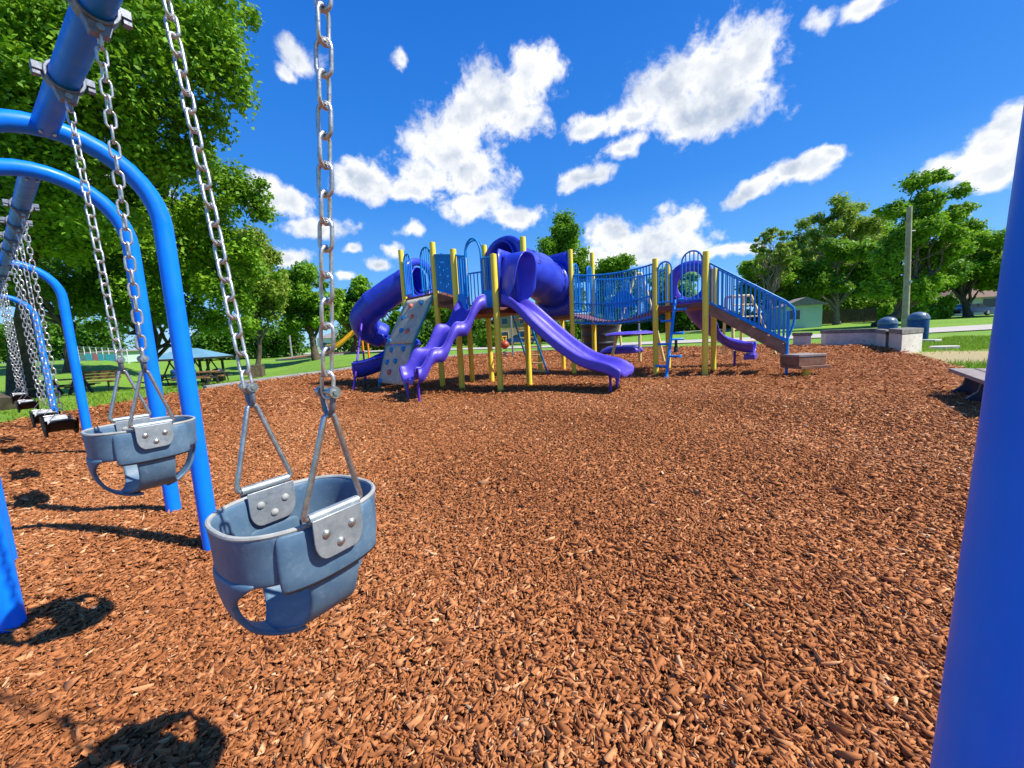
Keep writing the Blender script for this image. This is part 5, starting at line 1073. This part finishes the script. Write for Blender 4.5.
def picnic_table(label, c, ang, mt='old_wood', s=1.0):
    c = Vector(c); d = V(cos(ang), sin(ang), 0); n = V(-d.y, d.x, 0); t = thing('picnic_table', label, 'picnic table', c); m = MB()
    for k_ in (-2, -1, 0, 1, 2): m.frame_box(c+n*(.15*k_*s)+Z*.74*s, d*.9*s, n*.068*s, Z*.02)
    m.build('tabletop', M[mt], t)
    for q in (-1, 1): m = MB(); m.frame_box(c+n*(.68*q*s)+Z*.44*s, d*.9*s, n*.13*s, Z*.02); m.build('bench_seat', M[mt], t)
    for e in (-1, 1):
        for q in (-1, 1): m = MB(); p = c+d*(.65*e*s); m.beam(p+n*(.60*q*s), p+n*(.22*q*s)+Z*.72*s, .05, .09); m.build('leg', M['dark_frame'], t)
        m = MB(); p = c+d*(.65*e*s); m.beam(p-n*(.75*s)+Z*.41*s, p+n*(.75*s)+Z*.41*s, .05, .09); m.build('crossbar', M['dark_frame'], t)
picnic_table('dark picnic table under the blue shelter roof, left side', sc-sax*1.3, .3); picnic_table('dark picnic table under the blue shelter roof, right side', sc+sax*1.4+say*.3, .3)
picnic_table('brown picnic table on the grass in front of the shelter', TG(200, 385), .15, 'bench_wood', .6)
picnic_table('brown picnic table between the blue legs of the far swing frame', TG(66, 395), .15, 'bench_wood', .8)
def back_bench(label, c, ang):
    c = Vector(c); d = V(cos(ang), sin(ang), 0); n = V(-d.y, d.x, 0); t = thing('park_bench', label, 'bench', c); m = MB()
    for k_ in range(3): m.frame_box(c+n*(.14*(k_-1))+Z*.43, d*.85, n*.06, Z*.02)
    m.build('seat', M['bench_wood'], t); m = MB()
    for k_ in range(3): m.frame_box(c+n*(.24+.02*k_)+Z*(.56+.13*k_), d*.85, n*.02, Z*.055)
    m.build('backrest', M['bench_wood'], t)
    for e in (-1, 1):
        m = MB(); p = c+d*.65*e; m.beam(p-n*.18, p-n*.18+Z*.42, .05, .05); m.beam(p+n*.2, p+n*.30+Z*.9, .05, .05); m.beam(p-n*.2+Z*.39, p+n*.24+Z*.39, .05, .05); m.build('leg_frame', M['dark_frame'], t)
back_bench('brown wooden bench with backrest on the lawn left of the rear bucket swing', TG(97, 391), .12)
def drum(label, c, r, h, mt):
    c = Vector(c); t = thing('rubbish_bin', label, 'bin', c); m = MB(); m.lathe(c, [(r*.92, 0), (r, .05), (r*1.02, h*.5), (r, h*.9), (r*1.04, h*.92), (r*1.04, h)], 20); m.build('bin_body', M[mt], t); m = MB(); m.lathe(c, [(r*1.05, h), (r*.95, h+.10), (r*.5, h+.18), (.01, h+.2)], 20); m.build('lid', M[mt], t)
drum('dark navy rubbish bin on the grass left of the wooden crate', TG(219, 381), .38, .86, 'bin_dark'); drum('small blue bin under the left end of the shelter', TG(176, 381), .3, .85, 'bin_blue')
def crate():
    c = TG(257, 377); t = thing('wooden_crate', 'weathered wooden crate box alone on the lawn right of the navy bin', 'crate', c); d = V(.93, .36, 0); n = V(-d.y, d.x, 0); m = MB(); w, h = .52, 1.02
    for i in range(7):
        z = h*(i+.5)/7
        for q in (-1, 1): m.frame_box(c+n*(w*q)+Z*z, d*w, n*.02, Z*(h/7/2-.01)); m.frame_box(c+d*((w-.03)*q)+Z*z, n*(w-.03), d*.02, Z*(h/7/2-.01))
    m.build('slat_sides', M['old_wood'], t, smooth=False)
    for q in (-1, 1):
        for e in (-1, 1): m = MB(); m.frame_box(c+d*(w*q)+n*((w+.03)*e)+Z*h/2, d*.05, n*.02, Z*h/2); m.build('corner_post', M['old_wood'], t)
    m = MB(); m.frame_box(c+Z*(h+.02), d*(w+.04), n*(w+.04), Z*.025); m.build('lid', M['old_wood'], t)
crate()
g = TP(291.5, 353, 62); k = MB(); k.tube([g-Z*.2, g+Z*7.2], [.16, .11], 10); k.lathe(g+Z*7.2, [(.11, 0), (.14, .1), (.05, .3), (.001, .32)], 10); tag(k.build('light_pole', M['kerb']), 'pale grey concrete pole in front of the round maple', 'pole')
# ------------------------------------------------------------ parked cars
def car(label, c, ang, mt, s=1.0):
    c = Vector(c); d = V(cos(ang), sin(ang), 0); n = V(-d.y, d.x, 0); t = thing('parked_car', label, 'car', c)
    prof = [(-2.2, .35), (-2.25, .62), (-2.1, .88), (-1.5, .95), (-.85, 1.40), (.55, 1.43), (1.25, .98), (2.05, .84), (2.25, .60), (2.2, .35)]; rows = []
    for y, k_ in ((-.88, .93), (-.84, 1), (.84, 1), (.88, .93)): rows.append([c+d*(x*s*k_)+n*(y*s*(1 if z < 1 else .82))+Z*(z*s) for x, z in prof])
    m = MB(); m.grid(rows); b0 = len(m.v); nn = len(prof); m.f.append(tuple(range(nn))); m.f.append(tuple(3*nn+i for i in range(nn-1, -1, -1))); m.f.append((0, nn-1, 2*nn-1, nn)); m.f.append((nn, 2*nn-1, 3*nn-1, 2*nn)); m.f.append((2*nn, 3*nn-1, 4*nn-1, 3*nn)); bd = m.build('body', M[mt], t, sharp=30); ORG[bd.name] = ORG[t.name]
    for q in (-1, 1):
        m = MB(); off = n*(q*.80*s); m.slab([c+off+d*(x*s)+Z*(z*s) for x, z in ((-1.30, .98), (-.80, 1.34), (-.1, 1.36), (-.1, .98))], n*q*.075*s); m.build('side_window', M['glass'], bd)
        m = MB(); m.slab([c+off+d*(x*s)+Z*(z*s) for x, z in ((0, .98), (0, 1.36), (.5, 1.35), (1.08, .98))], n*q*.075*s); m.build('side_window', M['glass'], bd)
        for x in (-1.38, 1.38):
            p = c+n*(q*.80*s)+d*x*s+Z*.33*s; m = MB(); m.lathe(p, [(.33*s, -.1*s), (.335*s, 0), (.33*s, .1*s)], 18, n*q); w = m.build('tyre', M['tyre'], t); ORG[w.name] = ORG[t.name]; m = MB(); m.lathe(p+n*q*.1*s, [(.21*s, 0), (.20*s, .015), (.05*s, .02)], 14, n*q); m.build('rim', M['galv'], w)
car('navy car parked in front of the brown-roofed house', TP(968, 316, 46), .08, 'car_navy'); car('blue car parked at the tan house behind the straight slide', TP(521, 341, 56), .05, 'car_blue'); car('white car parked on the far road by the round maple', TP(338, 352, 88), .5, 'white'); car('pale car at the far end beneath the trees left of the navy car', TP(925, 317, 64), .1, 'pool')
